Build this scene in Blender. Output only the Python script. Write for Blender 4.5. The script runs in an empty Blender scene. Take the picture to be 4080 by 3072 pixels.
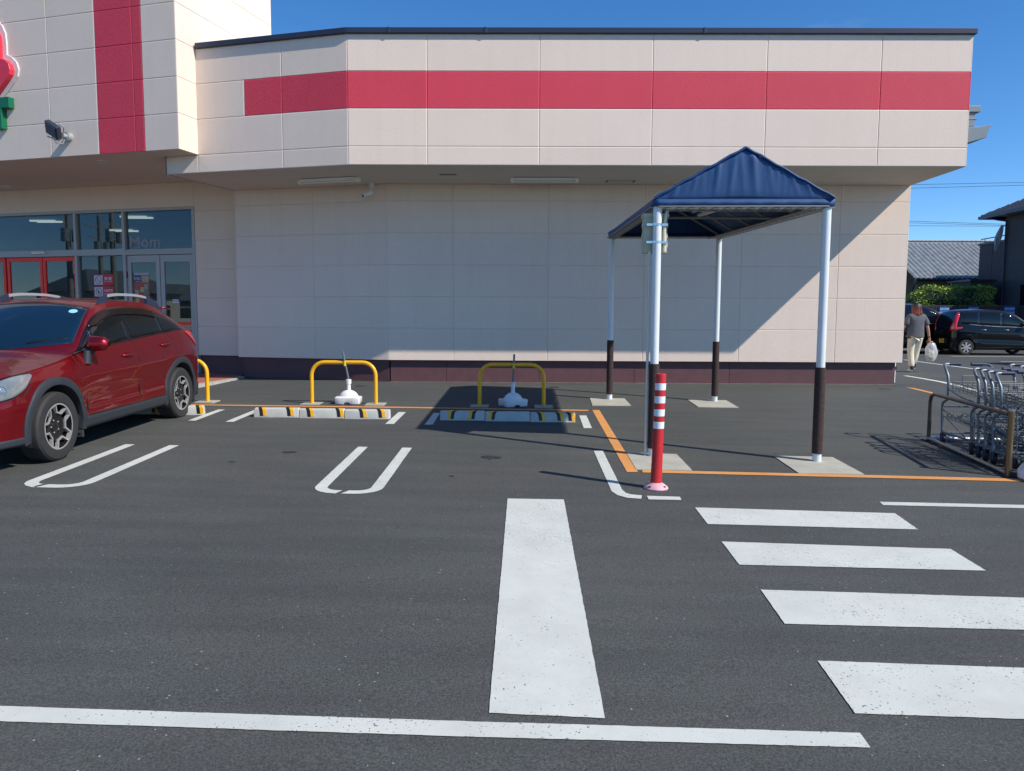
import bpy, bmesh, math, random
from mathutils import Vector, Matrix
from math import sin, cos, pi, radians as R, sqrt
random.seed(7)
S = bpy.context.scene
COL = S.collection

# ------------------------------------------------------------------ camera
cd = bpy.data.cameras.new('camera'); cam = bpy.data.objects.new('camera', cd); COL.objects.link(cam)
cd.sensor_width = 36.0; cd.lens = 36.0*3000/4080; cd.clip_start = .05; cd.clip_end = 2000
pitch, roll, yaw = R(5.019), R(0.276), R(0.50)
fw = Vector((-sin(yaw)*cos(pitch), cos(yaw)*cos(pitch), -sin(pitch)))
rt = Vector((cos(yaw), sin(yaw), 0)); up = rt.cross(fw)
r2 = rt*cos(roll)+up*sin(roll); u2 = up*cos(roll)-rt*sin(roll)
m = Matrix((r2, u2, -fw)).transposed().to_4x4(); m.translation = (0, 0, 1.232)
cam.matrix_world = m
S.camera = cam

# ------------------------------------------------------------------ light
SUND = Vector((.666, -.360, .653)).normalized()      # towards the sun
w = bpy.data.worlds.new('World'); S.world = w; w.use_nodes = True
nt = w.node_tree; bg = nt.nodes['Background']
sky = nt.nodes.new('ShaderNodeTexSky'); sky.sky_type = 'NISHITA'; sky.sun_disc = False
sky.sun_elevation = math.asin(SUND.z); sky.sun_rotation = math.atan2(SUND.x, SUND.y)
sky.altitude = 0; sky.air_density = .75; sky.dust_density = 0.0; sky.ozone_density = 5.0
hsv = nt.nodes.new('ShaderNodeHueSaturation'); hsv.inputs['Saturation'].default_value = 1.2; hsv.inputs['Value'].default_value = 1.35
nt.links.new(sky.outputs[0], hsv.inputs['Color'])
# thin high cloud wisps low in the sky
tc = nt.nodes.new('ShaderNodeTexCoord'); mp = nt.nodes.new('ShaderNodeMapping'); mp.inputs['Scale'].default_value = (1, 1, 5)
mp.inputs['Rotation'].default_value = (0, .25, 0)
nz = nt.nodes.new('ShaderNodeTexNoise'); nz.inputs['Scale'].default_value = 3.2; nz.inputs['Detail'].default_value = 7
rp = nt.nodes.new('ShaderNodeValToRGB'); rp.color_ramp.elements[0].position = .60; rp.color_ramp.elements[1].position = .85
rp.color_ramp.elements[1].color = (.35, .35, .35, 1)
mx = nt.nodes.new('ShaderNodeMix'); mx.data_type = 'RGBA'; mx.inputs['B'].default_value = (6.5, 7.0, 7.6, 1)
nt.links.new(tc.outputs['Generated'], mp.inputs[0]); nt.links.new(mp.outputs[0], nz.inputs[0]); nt.links.new(nz.outputs[0], rp.inputs[0])
nt.links.new(rp.outputs[0], mx.inputs['Factor']); nt.links.new(hsv.outputs[0], mx.inputs['A']); nt.links.new(mx.outputs['Result'], bg.inputs['Color'])
bg.inputs['Strength'].default_value = 0.10
ld = bpy.data.lights.new('sun', 'SUN'); ld.energy = 4.4; ld.angle = R(.53); ld.color = (1, .925, .82)
lo = bpy.data.objects.new('sun', ld); COL.objects.link(lo); lo.location = (20, -20, 30)
lo.rotation_euler = SUND.to_track_quat('Z', 'Y').to_euler()
S.view_settings.view_transform = 'Standard'; S.view_settings.look = 'None'; S.view_settings.gamma = 1
S.view_settings.exposure = 0.38
S.render.engine = 'CYCLES'; S.cycles.max_bounces = 6

# ------------------------------------------------------------------ helpers
def mat(name, c, rough=.6, metal=0, var=0, vscale=3, bump=0, bscale=60, spec=.5, coat=0, emit=None, trans=0, alpha=1, c2=None, detail=4, speck=0, sscale=200, spcol=None):
    M = bpy.data.materials.new(name); M.use_nodes = True; t = M.node_tree; b = t.nodes['Principled BSDF']
    b.inputs['Base Color'].default_value = (*c, 1); b.inputs['Roughness'].default_value = rough; b.inputs['Metallic'].default_value = metal
    b.inputs['Specular IOR Level'].default_value = spec; b.inputs['Coat Weight'].default_value = coat; b.inputs['Coat Roughness'].default_value = .03
    b.inputs['Transmission Weight'].default_value = trans; b.inputs['Alpha'].default_value = alpha
    if emit: b.inputs['Emission Color'].default_value = (*emit[0], 1); b.inputs['Emission Strength'].default_value = emit[1]
    if var or bump or speck or c2:
        co = t.nodes.new('ShaderNodeTexCoord')
    last = None
    if var or c2:
        n = t.nodes.new('ShaderNodeTexNoise'); n.inputs['Scale'].default_value = vscale; n.inputs['Detail'].default_value = detail; n.inputs['Roughness'].default_value = .6
        t.links.new(co.outputs['Object'], n.inputs['Vector'])
        r = t.nodes.new('ShaderNodeValToRGB'); r.color_ramp.elements[0].position = .3; r.color_ramp.elements[1].position = .7
        a = c2 or tuple(x*(1-var) for x in c); d = c if c2 else tuple(min(1, x*(1+var)) for x in c)
        r.color_ramp.elements[0].color = (*a, 1); r.color_ramp.elements[1].color = (*d, 1)
        t.links.new(n.outputs[0], r.inputs[0]); last = r.outputs[0]
    if speck:
        n = t.nodes.new('ShaderNodeTexNoise'); n.inputs['Scale'].default_value = sscale; n.inputs['Detail'].default_value = 2
        t.links.new(co.outputs['Object'], n.inputs['Vector'])
        r = t.nodes.new('ShaderNodeValToRGB'); r.color_ramp.elements[0].position = .5-speck; r.color_ramp.elements[0].color = (0, 0, 0, 1)
        r.color_ramp.elements[1].position = .5+speck*.6; 
        x = t.nodes.new('ShaderNodeMix'); x.data_type = 'RGBA'; x.inputs['A'].default_value = (*(spcol or tuple(q*.7 for q in c)), 1)
        t.links.new(n.outputs[0], r.inputs[0]); t.links.new(r.outputs[0], x.inputs['Factor'])
        if last: t.links.new(last, x.inputs['B'])
        else: x.inputs['B'].default_value = (*c, 1)
        last = x.outputs['Result']
    if last: t.links.new(last, b.inputs['Base Color'])
    if bump:
        n = t.nodes.new('ShaderNodeTexNoise'); n.inputs['Scale'].default_value = bscale; n.inputs['Detail'].default_value = 3
        t.links.new(co.outputs['Object'], n.inputs['Vector'])
        q = t.nodes.new('ShaderNodeBump'); q.inputs['Strength'].default_value = bump; q.inputs['Distance'].default_value = .01
        t.links.new(n.outputs[0], q.inputs['Height']); t.links.new(q.outputs[0], b.inputs['Normal'])
    return M

class MB:
    def __init__(s): s.v = []; s.f = []; s.m = []
    def add(s, vs, fs, mi=0):
        o = len(s.v); s.v += [tuple(x) for x in vs]
        for f in fs: s.f.append(tuple(o+i for i in f)); s.m.append(mi)
        return s
    def box(s, x0, x1, y0, y1, z0, z1, mi=0):
        return s.add([(x, y, z) for z in (z0, z1) for x, y in ((x0, y0), (x1, y0), (x1, y1), (x0, y1))],
                     [(3, 2, 1, 0), (4, 5, 6, 7), (0, 1, 5, 4), (1, 2, 6, 5), (2, 3, 7, 6), (3, 0, 4, 7)], mi)
    def obox(s, O, e, n, a0, a1, d0, d1, z0, z1, mi=0):
        """box on a vertical plane: a along e, d outwards along n"""
        P = lambda a, d, z: (O[0]+e[0]*a+n[0]*d, O[1]+e[1]*a+n[1]*d, z)
        return s.add([P(a, d, z) for z in (z0, z1) for a, d in ((a0, d0), (a1, d0), (a1, d1), (a0, d1))],
                     [(3, 2, 1, 0), (4, 5, 6, 7), (0, 1, 5, 4), (1, 2, 6, 5), (2, 3, 7, 6), (3, 0, 4, 7)], mi)
    def prism(s, poly, z0, z1, mi=0):
        n = len(poly); z0 = z0 if callable(z0) else (lambda p, q=z0: q); z1 = z1 if callable(z1) else (lambda p, q=z1: q)
        return s.add([(p[0], p[1], z0(p)) for p in poly]+[(p[0], p[1], z1(p)) for p in poly],
                     [tuple(range(n))[::-1], tuple(range(n, 2*n))]+[(i, (i+1) % n, n+(i+1) % n, n+i) for i in range(n)], mi)
    def tube(s, path, r, n=10, mi=0, closed=False, caps=True):
        P = [Vector(p) for p in path]; N = len(P); rr = r if hasattr(r, '__len__') else [r]*N
        vs = []; pu = None
        for i, p in enumerate(P):
            if closed: t = (P[(i+1) % N]-P[i-1]).normalized()
            else: t = ((P[min(i+1, N-1)]-p).normalized()+(p-P[max(i-1, 0)]).normalized()).normalized()
            if pu is None: pu = Vector((0, 0, 1)) if abs(t.z) < .9 else Vector((1, 0, 0))
            u = (pu-t*pu.dot(t)).normalized(); pu = u; v = t.cross(u)
            vs += [p+(u*cos(2*pi*k/n)+v*sin(2*pi*k/n))*rr[i] for k in range(n)]
        fs = []
        for i in range(N if closed else N-1):
            j = (i+1) % N
            fs += [(i*n+k, i*n+(k+1) % n, j*n+(k+1) % n, j*n+k) for k in range(n)]
        if caps and not closed: fs += [tuple(range(n))[::-1], tuple((N-1)*n+k for k in range(n))]
        return s.add(vs, fs, mi)
    def lathe(s, prof, n=24, T=None, mi=0, caps=True):
        """profile (r, h) about z; T a Matrix"""
        T = T or Matrix.Identity(4); vs = []; fs = []
        for r, h in prof: vs += [T @ Vector((r*cos(2*pi*k/n), r*sin(2*pi*k/n), h)) for k in range(n)]
        for i in range(len(prof)-1): fs += [(i*n+k, i*n+(k+1) % n, (i+1)*n+(k+1) % n, (i+1)*n+k) for k in range(n)]
        if caps and prof[0][0] > 1e-4: fs.append(tuple(range(n))[::-1])
        if caps and prof[-1][0] > 1e-4: fs.append(tuple((len(prof)-1)*n+k for k in range(n)))
        return s.add(vs, fs, mi)
    def grid(s, G, mi=0, flip=False):
        a, b = len(G), len(G[0]); vs = [p for row in G for p in row]
        fs = [(i*b+j, (i+1)*b+j, (i+1)*b+j+1, i*b+j+1) for i in range(a-1) for j in range(b-1)]
        if flip: fs = [f[::-1] for f in fs]
        return s.add(vs, fs, mi)
    def build(s, name, mats, parent=None, smooth=False, bevel=0, seg=2, loc=None, weld=False, solid=0):
        me = bpy.data.meshes.new(name); me.from_pydata(s.v, [], s.f)
        for M in (mats if isinstance(mats, (list, tuple)) else [mats]): me.materials.append(M)
        me.polygons.foreach_set('material_index', s.m)
        if weld:
            b = bmesh.new(); b.from_mesh(me); bmesh.ops.remove_doubles(b, verts=b.verts, dist=.0005); bmesh.ops.recalc_face_normals(b, faces=b.faces); b.to_mesh(me); b.free()
        if smooth:
            me.polygons.foreach_set('use_smooth', [True]*len(me.polygons)); me.set_sharp_from_angle(angle=R(smooth if smooth is not True else 35))
        me.update(); o = bpy.data.objects.new(name, me); COL.objects.link(o)
        if loc: o.location = loc
        if parent: o.parent = parent
        if solid: q = o.modifiers.new('solid', 'SOLIDIFY'); q.thickness = solid
        if bevel:
            q = o.modifiers.new('bevel', 'BEVEL'); q.width = bevel; q.segments = seg; q.limit_method = 'ANGLE'; q.angle_limit = R(40)
        return o
def tag(o, label=None, cat=None, group=None, kind=None):
    if label: o['label'] = label
    if cat: o['category'] = cat
    if group: o['group'] = group
    if kind: o['kind'] = kind
    return o
def thing(name, label, cat, loc=(0, 0, 0), rz=0, group=None):
    o = bpy.data.objects.new(name, None); COL.objects.link(o); o.location = loc; o.rotation_euler = (0, 0, rz); o.empty_display_size = .1
    return tag(o, label, cat, group)
def copy_tree(o, parent=None):
    c = o.copy(); COL.objects.link(c)
    if parent: c.parent = parent
    for ch in list(o.children): copy_tree(ch, c)
    return c
def struct(o): o['kind'] = 'structure'; return o
def text_mesh(name, txt, size, T, M, parent=None, ext=.002, bold=0, sx=1):
    cu = bpy.data.curves.new(name, 'FONT'); cu.body = txt; cu.size = size; cu.extrude = ext; cu.offset = bold; cu.align_x = 'CENTER'; cu.align_y = 'CENTER'; cu.resolution_u = 3
    o = bpy.data.objects.new('t', cu); COL.objects.link(o); dg = bpy.context.evaluated_depsgraph_get(); dg.update()
    me = bpy.data.meshes.new_from_object(o.evaluated_get(dg)); bpy.data.objects.remove(o); bpy.data.curves.remove(cu)
    me.transform(Matrix.Diagonal((sx, 1, 1, 1))); me.transform(T); me.materials.clear(); me.materials.append(M); me.name = name
    q = bpy.data.objects.new(name, me); COL.objects.link(q)
    if parent: q.parent = parent
    return q
def arc(cx, cy, r, a0, a1, n): return [(cx+r*cos(R(a0+(a1-a0)*i/n)), cy+r*sin(R(a0+(a1-a0)*i/n))) for i in range(n+1)]
def lerp(T, x):
    if x <= T[0][0]: return T[0][1]
    for (a, p), (b, q) in zip(T, T[1:]):
        if x <= b: return p+(q-p)*(x-a)/(b-a)
    return T[-1][1]
def smoothT(T, k=.0):
    # Catmull-like smooth table lookup (monotone cubic)
    xs = [a for a, b in T]; ys = [b for a, b in T]; n = len(T)
    d = [(ys[i+1]-ys[i])/(xs[i+1]-xs[i]) for i in range(n-1)]
    mm = [d[0]]+[0 if d[i-1]*d[i] <= 0 else 2*d[i-1]*d[i]/(d[i-1]+d[i]) for i in range(1, n-1)]+[d[-1]]
    def f(x):
        if x <= xs[0]: return ys[0]
        if x >= xs[-1]: return ys[-1]
        i = max(j for j in range(n-1) if xs[j] <= x); h = xs[i+1]-xs[i]; t = (x-xs[i])/h
        return (2*t**3-3*t*t+1)*ys[i]+(t**3-2*t*t+t)*h*mm[i]+(-2*t**3+3*t*t)*ys[i+1]+(t**3-t*t)*h*mm[i+1]
    return f

# ------------------------------------------------------------------ ground
D = 14.66
def sm(a): a = min(1, max(0, a)); return a*a*(3-2*a)
def gz(x, y):
    if y >= D: return 0.0
    y = max(y, -8); x = max(-11, min(11, x))
    return .030*(y-D)-.014*x*sm((D-y)/5.35)

def asphalt():
    M = bpy.data.materials.new('asphalt'); M.use_nodes = True; t = M.node_tree; L = t.links; N = t.nodes.new
    b = t.nodes['Principled BSDF']; co = N('ShaderNodeTexCoord')
    def noise(sc, de, ro=.6): n = N('ShaderNodeTexNoise'); n.inputs['Scale'].default_value = sc; n.inputs['Detail'].default_value = de; n.inputs['Roughness'].default_value = ro; L.new(co.outputs['Object'], n.inputs[0]); return n.outputs[0]
    def ramp(x, *st):
        r = N('ShaderNodeValToRGB'); e = r.color_ramp.elements
        while len(e) < len(st): e.new(.5)
        for q, (p, c) in zip(e, st): q.position = p; q.color = (*c, 1) if hasattr(c, '__len__') else (c, c, c, 1)
        L.new(x, r.inputs[0]); return r.outputs[0]
    def mixc(f, a, c, mode='MIX'):
        q = N('ShaderNodeMix'); q.data_type = 'RGBA'; q.blend_type = mode
        for k, v in (('Factor', f), ('A', a), ('B', c)):
            s = q.inputs[k] if k == 'Factor' else [i for i in q.inputs if i.name == k and i.type == 'RGBA'][0]
            if isinstance(v, (int, float)): s.default_value = v
            elif isinstance(v, tuple): s.default_value = (*v, 1)
            else: L.new(v, s)
        return [o for o in q.outputs if o.type == 'RGBA'][0]
    big = ramp(noise(.35, 5), (.3, (.057, .061, .059)), (.7, (.075, .080, .077)))
    warm = ramp(noise(.8, 3), (.35, (1.0, .97, .96)), (.65, (.97, 1.0, 1.0)))
    base = mixc(1.0, big, warm, 'MULTIPLY')
    agg = ramp(noise(95, 3, .75), (.36, .62), (.5, .97), (.64, 1.42))          # aggregate grain
    base = mixc(1.0, base, agg, 'MULTIPLY')
    agg2 = ramp(noise(260, 2, .6), (.35, .75), (.65, 1.3))
    base = mixc(1.0, base, agg2, 'MULTIPLY')
    # scattered pale stones and dark pits
    v = N('ShaderNodeTexVoronoi'); v.inputs['Scale'].default_value = 34; L.new(co.outputs['Object'], v.inputs['Vector'])
    st = ramp(v.outputs['Distance'], (.10, 1.0), (.17, 0.0)); r = N('ShaderNodeSeparateColor'); L.new(v.outputs['Color'], r.inputs[0])
    sel = ramp(r.outputs[0], (.94, 0.0), (.96, 1.0)); f = N('ShaderNodeMath'); f.operation = 'MULTIPLY'; L.new(st, f.inputs[0]); L.new(sel, f.inputs[1])
    base = mixc(f.outputs[0], base, (.34, .34, .33))
    sel2 = ramp(r.outputs[1], (.90, 0.0), (.92, 1.0)); f2 = N('ShaderNodeMath'); f2.operation = 'MULTIPLY'; L.new(st, f2.inputs[0]); L.new(sel2, f2.inputs[1])
    base = mixc(f2.outputs[0], base, (.02, .02, .022))
    # faint streaks of dust along the driving direction
    mp = N('ShaderNodeMapping'); mp.inputs['Scale'].default_value = (.5, 4, 1); L.new(co.outputs['Object'], mp.inputs[0])
    n2 = N('ShaderNodeTexNoise'); n2.inputs['Scale'].default_value = 1.2; n2.inputs['Detail'].default_value = 6; L.new(mp.outputs[0], n2.inputs[0])
    dust = ramp(n2.outputs[0], (.35, (.88, .88, .88)), (.65, (1.12, 1.11, 1.09)))
    base = mixc(.8, base, dust, 'MULTIPLY')
    L.new(base, b.inputs['Base Color']); b.inputs['Roughness'].default_value = .82; b.inputs['Specular IOR Level'].default_value = .35
    bp = N('ShaderNodeBump'); bp.inputs['Strength'].default_value = .55; bp.inputs['Distance'].default_value = .004
    L.new(noise(130, 3, .7), bp.inputs['Height']); L.new(bp.outputs[0], b.inputs['Normal'])
    return M
M_asph = asphalt()
xs = [-300, -150, -80, -40, -20, -11]+[-10.5+.5*i for i in range(44)]+[12, 20, 40, 80, 150, 300]
ys = [-150, -80, -40, -20, -8]+[-7.5+.5*i for i in range(44)]+[14.3, 14.66, 16, 20, 30, 50, 90, 160, 320]
g = MB(); g.grid([[(x, y, gz(x, y)) for y in ys] for x in xs], flip=True)
struct(g.build('ground', M_asph, smooth=60))

def paint(name, c, worn=.5, dark=(.09, .095, .095)):
    M = bpy.data.materials.new(name); M.use_nodes = True; t = M.node_tree; L = t.links; N = t.nodes.new; b = t.nodes['Principled BSDF']
    co = N('ShaderNodeTexCoord')
    def noise(sc, de, ro=.6): n = N('ShaderNodeTexNoise'); n.inputs['Scale'].default_value = sc; n.inputs['Detail'].default_value = de; n.inputs['Roughness'].default_value = ro; L.new(co.outputs['Object'], n.inputs[0]); return n.outputs[0]
    r = N('ShaderNodeValToRGB'); r.color_ramp.elements[0].position = .32; r.color_ramp.elements[1].position = .68
    r.color_ramp.elements[0].color = (*[x*.83 for x in c], 1); r.color_ramp.elements[1].color = (*c, 1); L.new(noise(2.2, 8, .7), r.inputs[0])
    # chips: fine pits, denser in patches
    a = N('ShaderNodeMath'); a.operation = 'MULTIPLY_ADD'; L.new(noise(1.3, 3), a.inputs[0]); a.inputs[1].default_value = .30; L.new(noise(75, 2, .5), a.inputs[2])
    q = N('ShaderNodeValToRGB'); th = .893-.02*worn; q.color_ramp.elements[0].position = th*.93; q.color_ramp.elements[1].position = th*.98; L.new(a.outputs[0], q.inputs[0])
    x = N('ShaderNodeMix'); x.data_type = 'RGBA'; x.inputs['B'].default_value = (*dark, 1); L.new(q.outputs[0], x.inputs['Factor']); L.new(r.outputs[0], x.inputs['A'])
    L.new(x.outputs['Result'], b.inputs['Base Color']); b.inputs['Roughness'].default_value = .7
    bp = N('ShaderNodeBump'); bp.inputs['Strength'].default_value = .3; bp.inputs['Distance'].default_value = .003
    L.new(noise(110, 3, .7), bp.inputs['Height']); L.new(bp.outputs[0], b.inputs['Normal'])
    return M
M_white = paint('white_road_paint', (.58, .605, .56)); M_orange = paint('orange_road_paint', (.68, .30, .085), 1)

def drape(name, poly, M, dz=.0045, th=.003, cell=.3):
    """a painted patch following the ground: polygon cut into cells"""
    b = bmesh.new(); vs = [b.verts.new((x, y, 0)) for x, y in poly]; b.faces.new(vs)
    bmesh.ops.triangulate(b, faces=b.faces[:])
    x0, x1 = min(p[0] for p in poly), max(p[0] for p in poly); y0, y1 = min(p[1] for p in poly), max(p[1] for p in poly)
    k = math.floor(x0/cell)+1
    while k*cell < x1:
        bmesh.ops.bisect_plane(b, geom=b.verts[:]+b.edges[:]+b.faces[:], plane_co=(k*cell, 0, 0), plane_no=(1, 0, 0)); k += 1
    k = math.floor(y0/cell)+1
    while k*cell < y1:
        bmesh.ops.bisect_plane(b, geom=b.verts[:]+b.edges[:]+b.faces[:], plane_co=(0, k*cell, 0), plane_no=(0, 1, 0)); k += 1
    for f in b.faces:
        f.normal_update()
        if f.normal.z < 0: f.normal_flip()
    for v in b.verts: v.co.z = gz(v.co.x, v.co.y)+dz
    me = bpy.data.meshes.new(name); b.to_mesh(me); b.free(); me.materials.append(M)
    o = bpy.data.objects.new(name, me); COL.objects.link(o); return o
def jag(poly, amp=.002, step=.03):
    out = []
    for (a, b), (c, d) in zip(poly, poly[1:]+poly[:1]):
        L = math.hypot(c-a, d-b); n = max(1, int(L/step))
        for i in range(n):
            t = i/n; q = 0 if i == 0 else random.uniform(-amp, amp)
            out.append((a+(c-a)*t-(d-b)/max(L, .01)*q, b+(d-b)*t+(c-a)/max(L, .01)*q))
    return out
def mark(poly, M=None, amp=0): return struct(drape('road_marking', jag(poly, .0014), M or M_white))
mark([(-9, 3.30), (-2.071, 2.874), (-.3, 2.842), (1.34, 2.823), (1.337, 2.726), (-.3, 2.738), (-1.998, 2.768), (-9, 3.19)])
mark([(-.086, 6.147), (.382, 6.153), (.353, 2.885), (-.112, 2.905)])
mark([(1.432, 5.994), (3.02, 5.945), (2.982, 5.52), (1.425, 5.547)])
mark([(1.42, 5.14), (2.975, 5.083), (2.965, 4.67), (1.411, 4.684)])
mark([(1.415, 4.274), (2.975, 4.235), (2.965, 3.80), (1.394, 3.812)])
mark([(1.407, 3.412), (2.97, 3.37), (2.96, 2.93), (1.384, 2.963)])
mark([(3.059, 6.288), (6.0, 6.268), (6.0, 6.165), (3.042, 6.185)])
mark([(1.099, 6.325), (1.379, 6.317), (1.37, 6.213), (1.095, 6.212)])
# bay outlines: U shaped ends with a small gap
def U(xa, xb, w, ytop, ybot, gap, dx=0):
    r = .22; yb = ybot
    L1 = [(xa, ytop), (xa+w, ytop), (xa+w, yb+w+.12)]+[(xa+w+.12+.12*cos(R(a)), yb+w+.12+.12*sin(R(a))) for a in (200, 220, 240, 260, 270)]+[(gap-.025, yb+w), (gap-.06, yb)]+[(xa+r+r*cos(R(a)), yb+r+r*sin(R(a))) for a in (270, 250, 230, 210, 190, 180)]
    L2 = [(xb-w, ytop), (xb, ytop)]+[(xb-r+r*cos(R(a)), yb+r+r*sin(R(a))) for a in (0, -15, -30, -45, -60, -75, -90)]+[(gap-.015, yb), (gap+.03, yb+w)]+[(xb-w-.12+.12*cos(R(a)), yb+w+.12+.12*sin(R(a))) for a in (-90, -70, -50, -30, -10)]
    return L1, L2
for p in U(-1.755, -1.165, .105, 8.15, 6.195, -1.47): mark(p, amp=.003)
for p in U(-4.255, -3.67, .105, 8.03, 6.195, -4.04): mark(p, amp=.003)
mark([(.83, 8.186), (.931, 8.196), (.915, 6.52), (.93, 6.42), (.97, 6.36), (1.06, 6.338), (1.035, 6.225), (.92, 6.25), (.85, 6.33), (.815, 6.46)], amp=.003)
for p in ([(-4.276, 10.62), (-4.179, 10.62), (-4.165, 9.6), (-4.265, 9.6)], [(-3.765, 10.64), (-3.66, 10.64), (-3.663, 9.575), (-3.766, 9.567)],
          [(-1.712, 10.68), (-1.609, 10.69), (-1.611, 9.649), (-1.721, 9.636)], [(-1.21, 10.665), (-1.118, 10.657), (-1.109, 9.655), (-1.213, 9.643)],
          [(.867, 10.657), (.97, 10.668), (.95, 9.634), (.843, 9.622)]): mark(p, amp=.003)
mark([(-9, 11.03), (-4.64, 11.125), (-1.6, 11.21), (1.046, 11.195), (1.036, 11.085), (-1.6, 11.09), (-4.64, 11.015), (-9, 10.92)], M_orange)
mark([(1.104, 11.19), (1.211, 11.2), (1.163, 7.208), (1.055, 7.198)], M_orange)
mark([(1.217, 7.305), (3.518, 7.278), (4.861, 7.252), (7.5, 7.2), (7.5, 7.09), (4.80, 7.135), (3.466, 7.167), (1.206, 7.195)], M_orange)
mark([(7.31, 14.23), (7.42, 14.15), (7.48, 13.1), (7.6, 11.2), (7.5, 11.15), (7.37, 13.05)], M_orange)
mark([(8.70, 17.1), (8.66, 16.35), (8.56, 15.4), (8.36, 14.35), (8.28, 12.4), (8.38, 12.4), (8.47, 14.3), (8.68, 15.3), (8.78, 16.3), (8.82, 17.1)])
mark([(12.3, 24.3), (12.42, 24.2), (11.9, 19.3), (11.76, 19.15)])
mark([(12.42, 33.6), (17.3, 33.6), (17.3, 33.3), (12.42, 33.3)])
mark([(15.35, 26.95), (20, 26.6), (20, 26.42), (15.35, 26.75)])
mark([(14.9, 23.45), (19, 23.45), (19, 23.3), (14.9, 23.3)])

struct(drape('wall_foot_dust', jag([(-2.52, 14.735), (7.34, 14.735), (7.34, 14.64), (-2.52, 14.65)], .012, .12), mat('pale_grit_strip', (.17, .17, .15), .9, var=.35, vscale=7), dz=.003))
M_stain = mat('dark_oil_stain', (.028, .027, .027), .5, var=.4, vscale=12)
def blob(cx, cy, rx, ry, seed):
    rd = random.Random(seed); k = [rd.uniform(.6, 1.1) for _ in range(24)]
    return [(cx+rx*cos(2*pi*i/24)*k[i], cy+ry*sin(2*pi*i/24)*k[i]) for i in range(24)]
for i, (x, y, a, b) in enumerate([(-2.406, 7.81, .085, .055), (-.278, 7.75, .115, .09), (-2.95, 13.95, .10, .10), (.65, 13.95, .13, .11), (-2.82, 7.3, .04, .02), (-.62, 6.9, .03, .02), (6.8, 14.0, .12, .06)]):
    tag(struct(drape('ground_stain', blob(x, y, a, b, i), M_stain, dz=.003)))

# ------------------------------------------------------------------ store building
M_pan = mat('cream_siding_panel', (.765, .632, .545), .75, var=.03, vscale=1.2, bump=.25, bscale=45, speck=.06, sscale=90, spcol=(.715, .603, .50))
M_red = mat('red_siding_panel', (.70, .052, .088), .7, var=.04, vscale=1.5, bump=.25, bscale=45, speck=.08, sscale=80, spcol=(.50, .035, .07))
M_seal = mat('pale_joint_sealant', (.66, .62, .59), .8)
M_plin = mat('maroon_plinth_paint', (.108, .046, .052), .65, var=.12, vscale=4, bump=.2, bscale=30)
M_cap = mat('dark_navy_metal_cap', (.035, .042, .07), .4, metal=.3)
M_sof = mat('pale_soffit_board', (.66, .60, .50), .8, var=.03, vscale=2)
M_alu = mat('grey_aluminium_frame', (.36, .37, .36), .5, metal=.15)
M_redf = mat('red_door_frame', (.90, .03, .015), .45)
M_dark = mat('dark_interior', (.03, .032, .034), .8)
M_white_pl = mat('white_plastic', (.74, .75, .75), .4, var=.04, vscale=8)
M_galv = mat('galvanised_metal', (.42, .46, .48), .45, metal=.5, var=.08, vscale=10)

def tint(M, k=.035):
    t = M.node_tree; b = t.nodes['Principled BSDF']; src = b.inputs['Base Color'].links[0].from_socket
    g_ = t.nodes.new('ShaderNodeNewGeometry'); h = t.nodes.new('ShaderNodeHueSaturation'); mm = t.nodes.new('ShaderNodeMapRange')
    mm.inputs['To Min'].default_value = 1-k; mm.inputs['To Max'].default_value = 1+k
    # rain streaks and grime: vertical, irregular
    co = t.nodes.new('ShaderNodeTexCoord'); mp_ = t.nodes.new('ShaderNodeMapping'); mp_.inputs['Scale'].default_value = (7, 7, .35); n_ = t.nodes.new('ShaderNodeTexNoise'); n_.inputs['Scale'].default_value = 1; n_.inputs['Detail'].default_value = 6
    r_ = t.nodes.new('ShaderNodeValToRGB'); r_.color_ramp.elements[0].position = .30; r_.color_ramp.elements[0].color = (.978, .975, .97, 1); r_.color_ramp.elements[1].position = .52; r_.color_ramp.elements[1].color = (1, 1, 1, 1)
    mu = t.nodes.new('ShaderNodeMix'); mu.data_type = 'RGBA'; mu.blend_type = 'MULTIPLY'; mu.inputs['Factor'].default_value = 1
    t.links.new(co.outputs['Object'], mp_.inputs[0]); t.links.new(mp_.outputs[0], n_.inputs[0]); t.links.new(n_.outputs[0], r_.inputs[0])
    t.links.new(g_.outputs['Random Per Island'], mm.inputs['Value']); t.links.new(mm.outputs[0], h.inputs['Value']); t.links.new(src, h.inputs['Color'])
    t.links.new(h.outputs[0], mu.inputs['A']); t.links.new(r_.outputs[0], mu.inputs['B']); t.links.new(mu.outputs['Result'], b.inputs['Base Color'])
tint(M_pan, .02); tint(M_red, .03); tint(M_plin, .06)
A = R(14.5); E_ = (-cos(A), sin(A)); NN = (-sin(A), -cos(A))
AT = R(15.2); ET = (-cos(AT), sin(AT)); NT = (-sin(AT), -cos(AT)); ST = (sin(AT), cos(AT)); NS = (cos(AT), -sin(AT))
EX = (-1, 0); NX = (0, -1)          # main front: a grows to the left
store = thing('store_building', 'cream panel supermarket with red stripe, dark roof cap and maroon plinth', 'building', (0, 0, 0))

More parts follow.
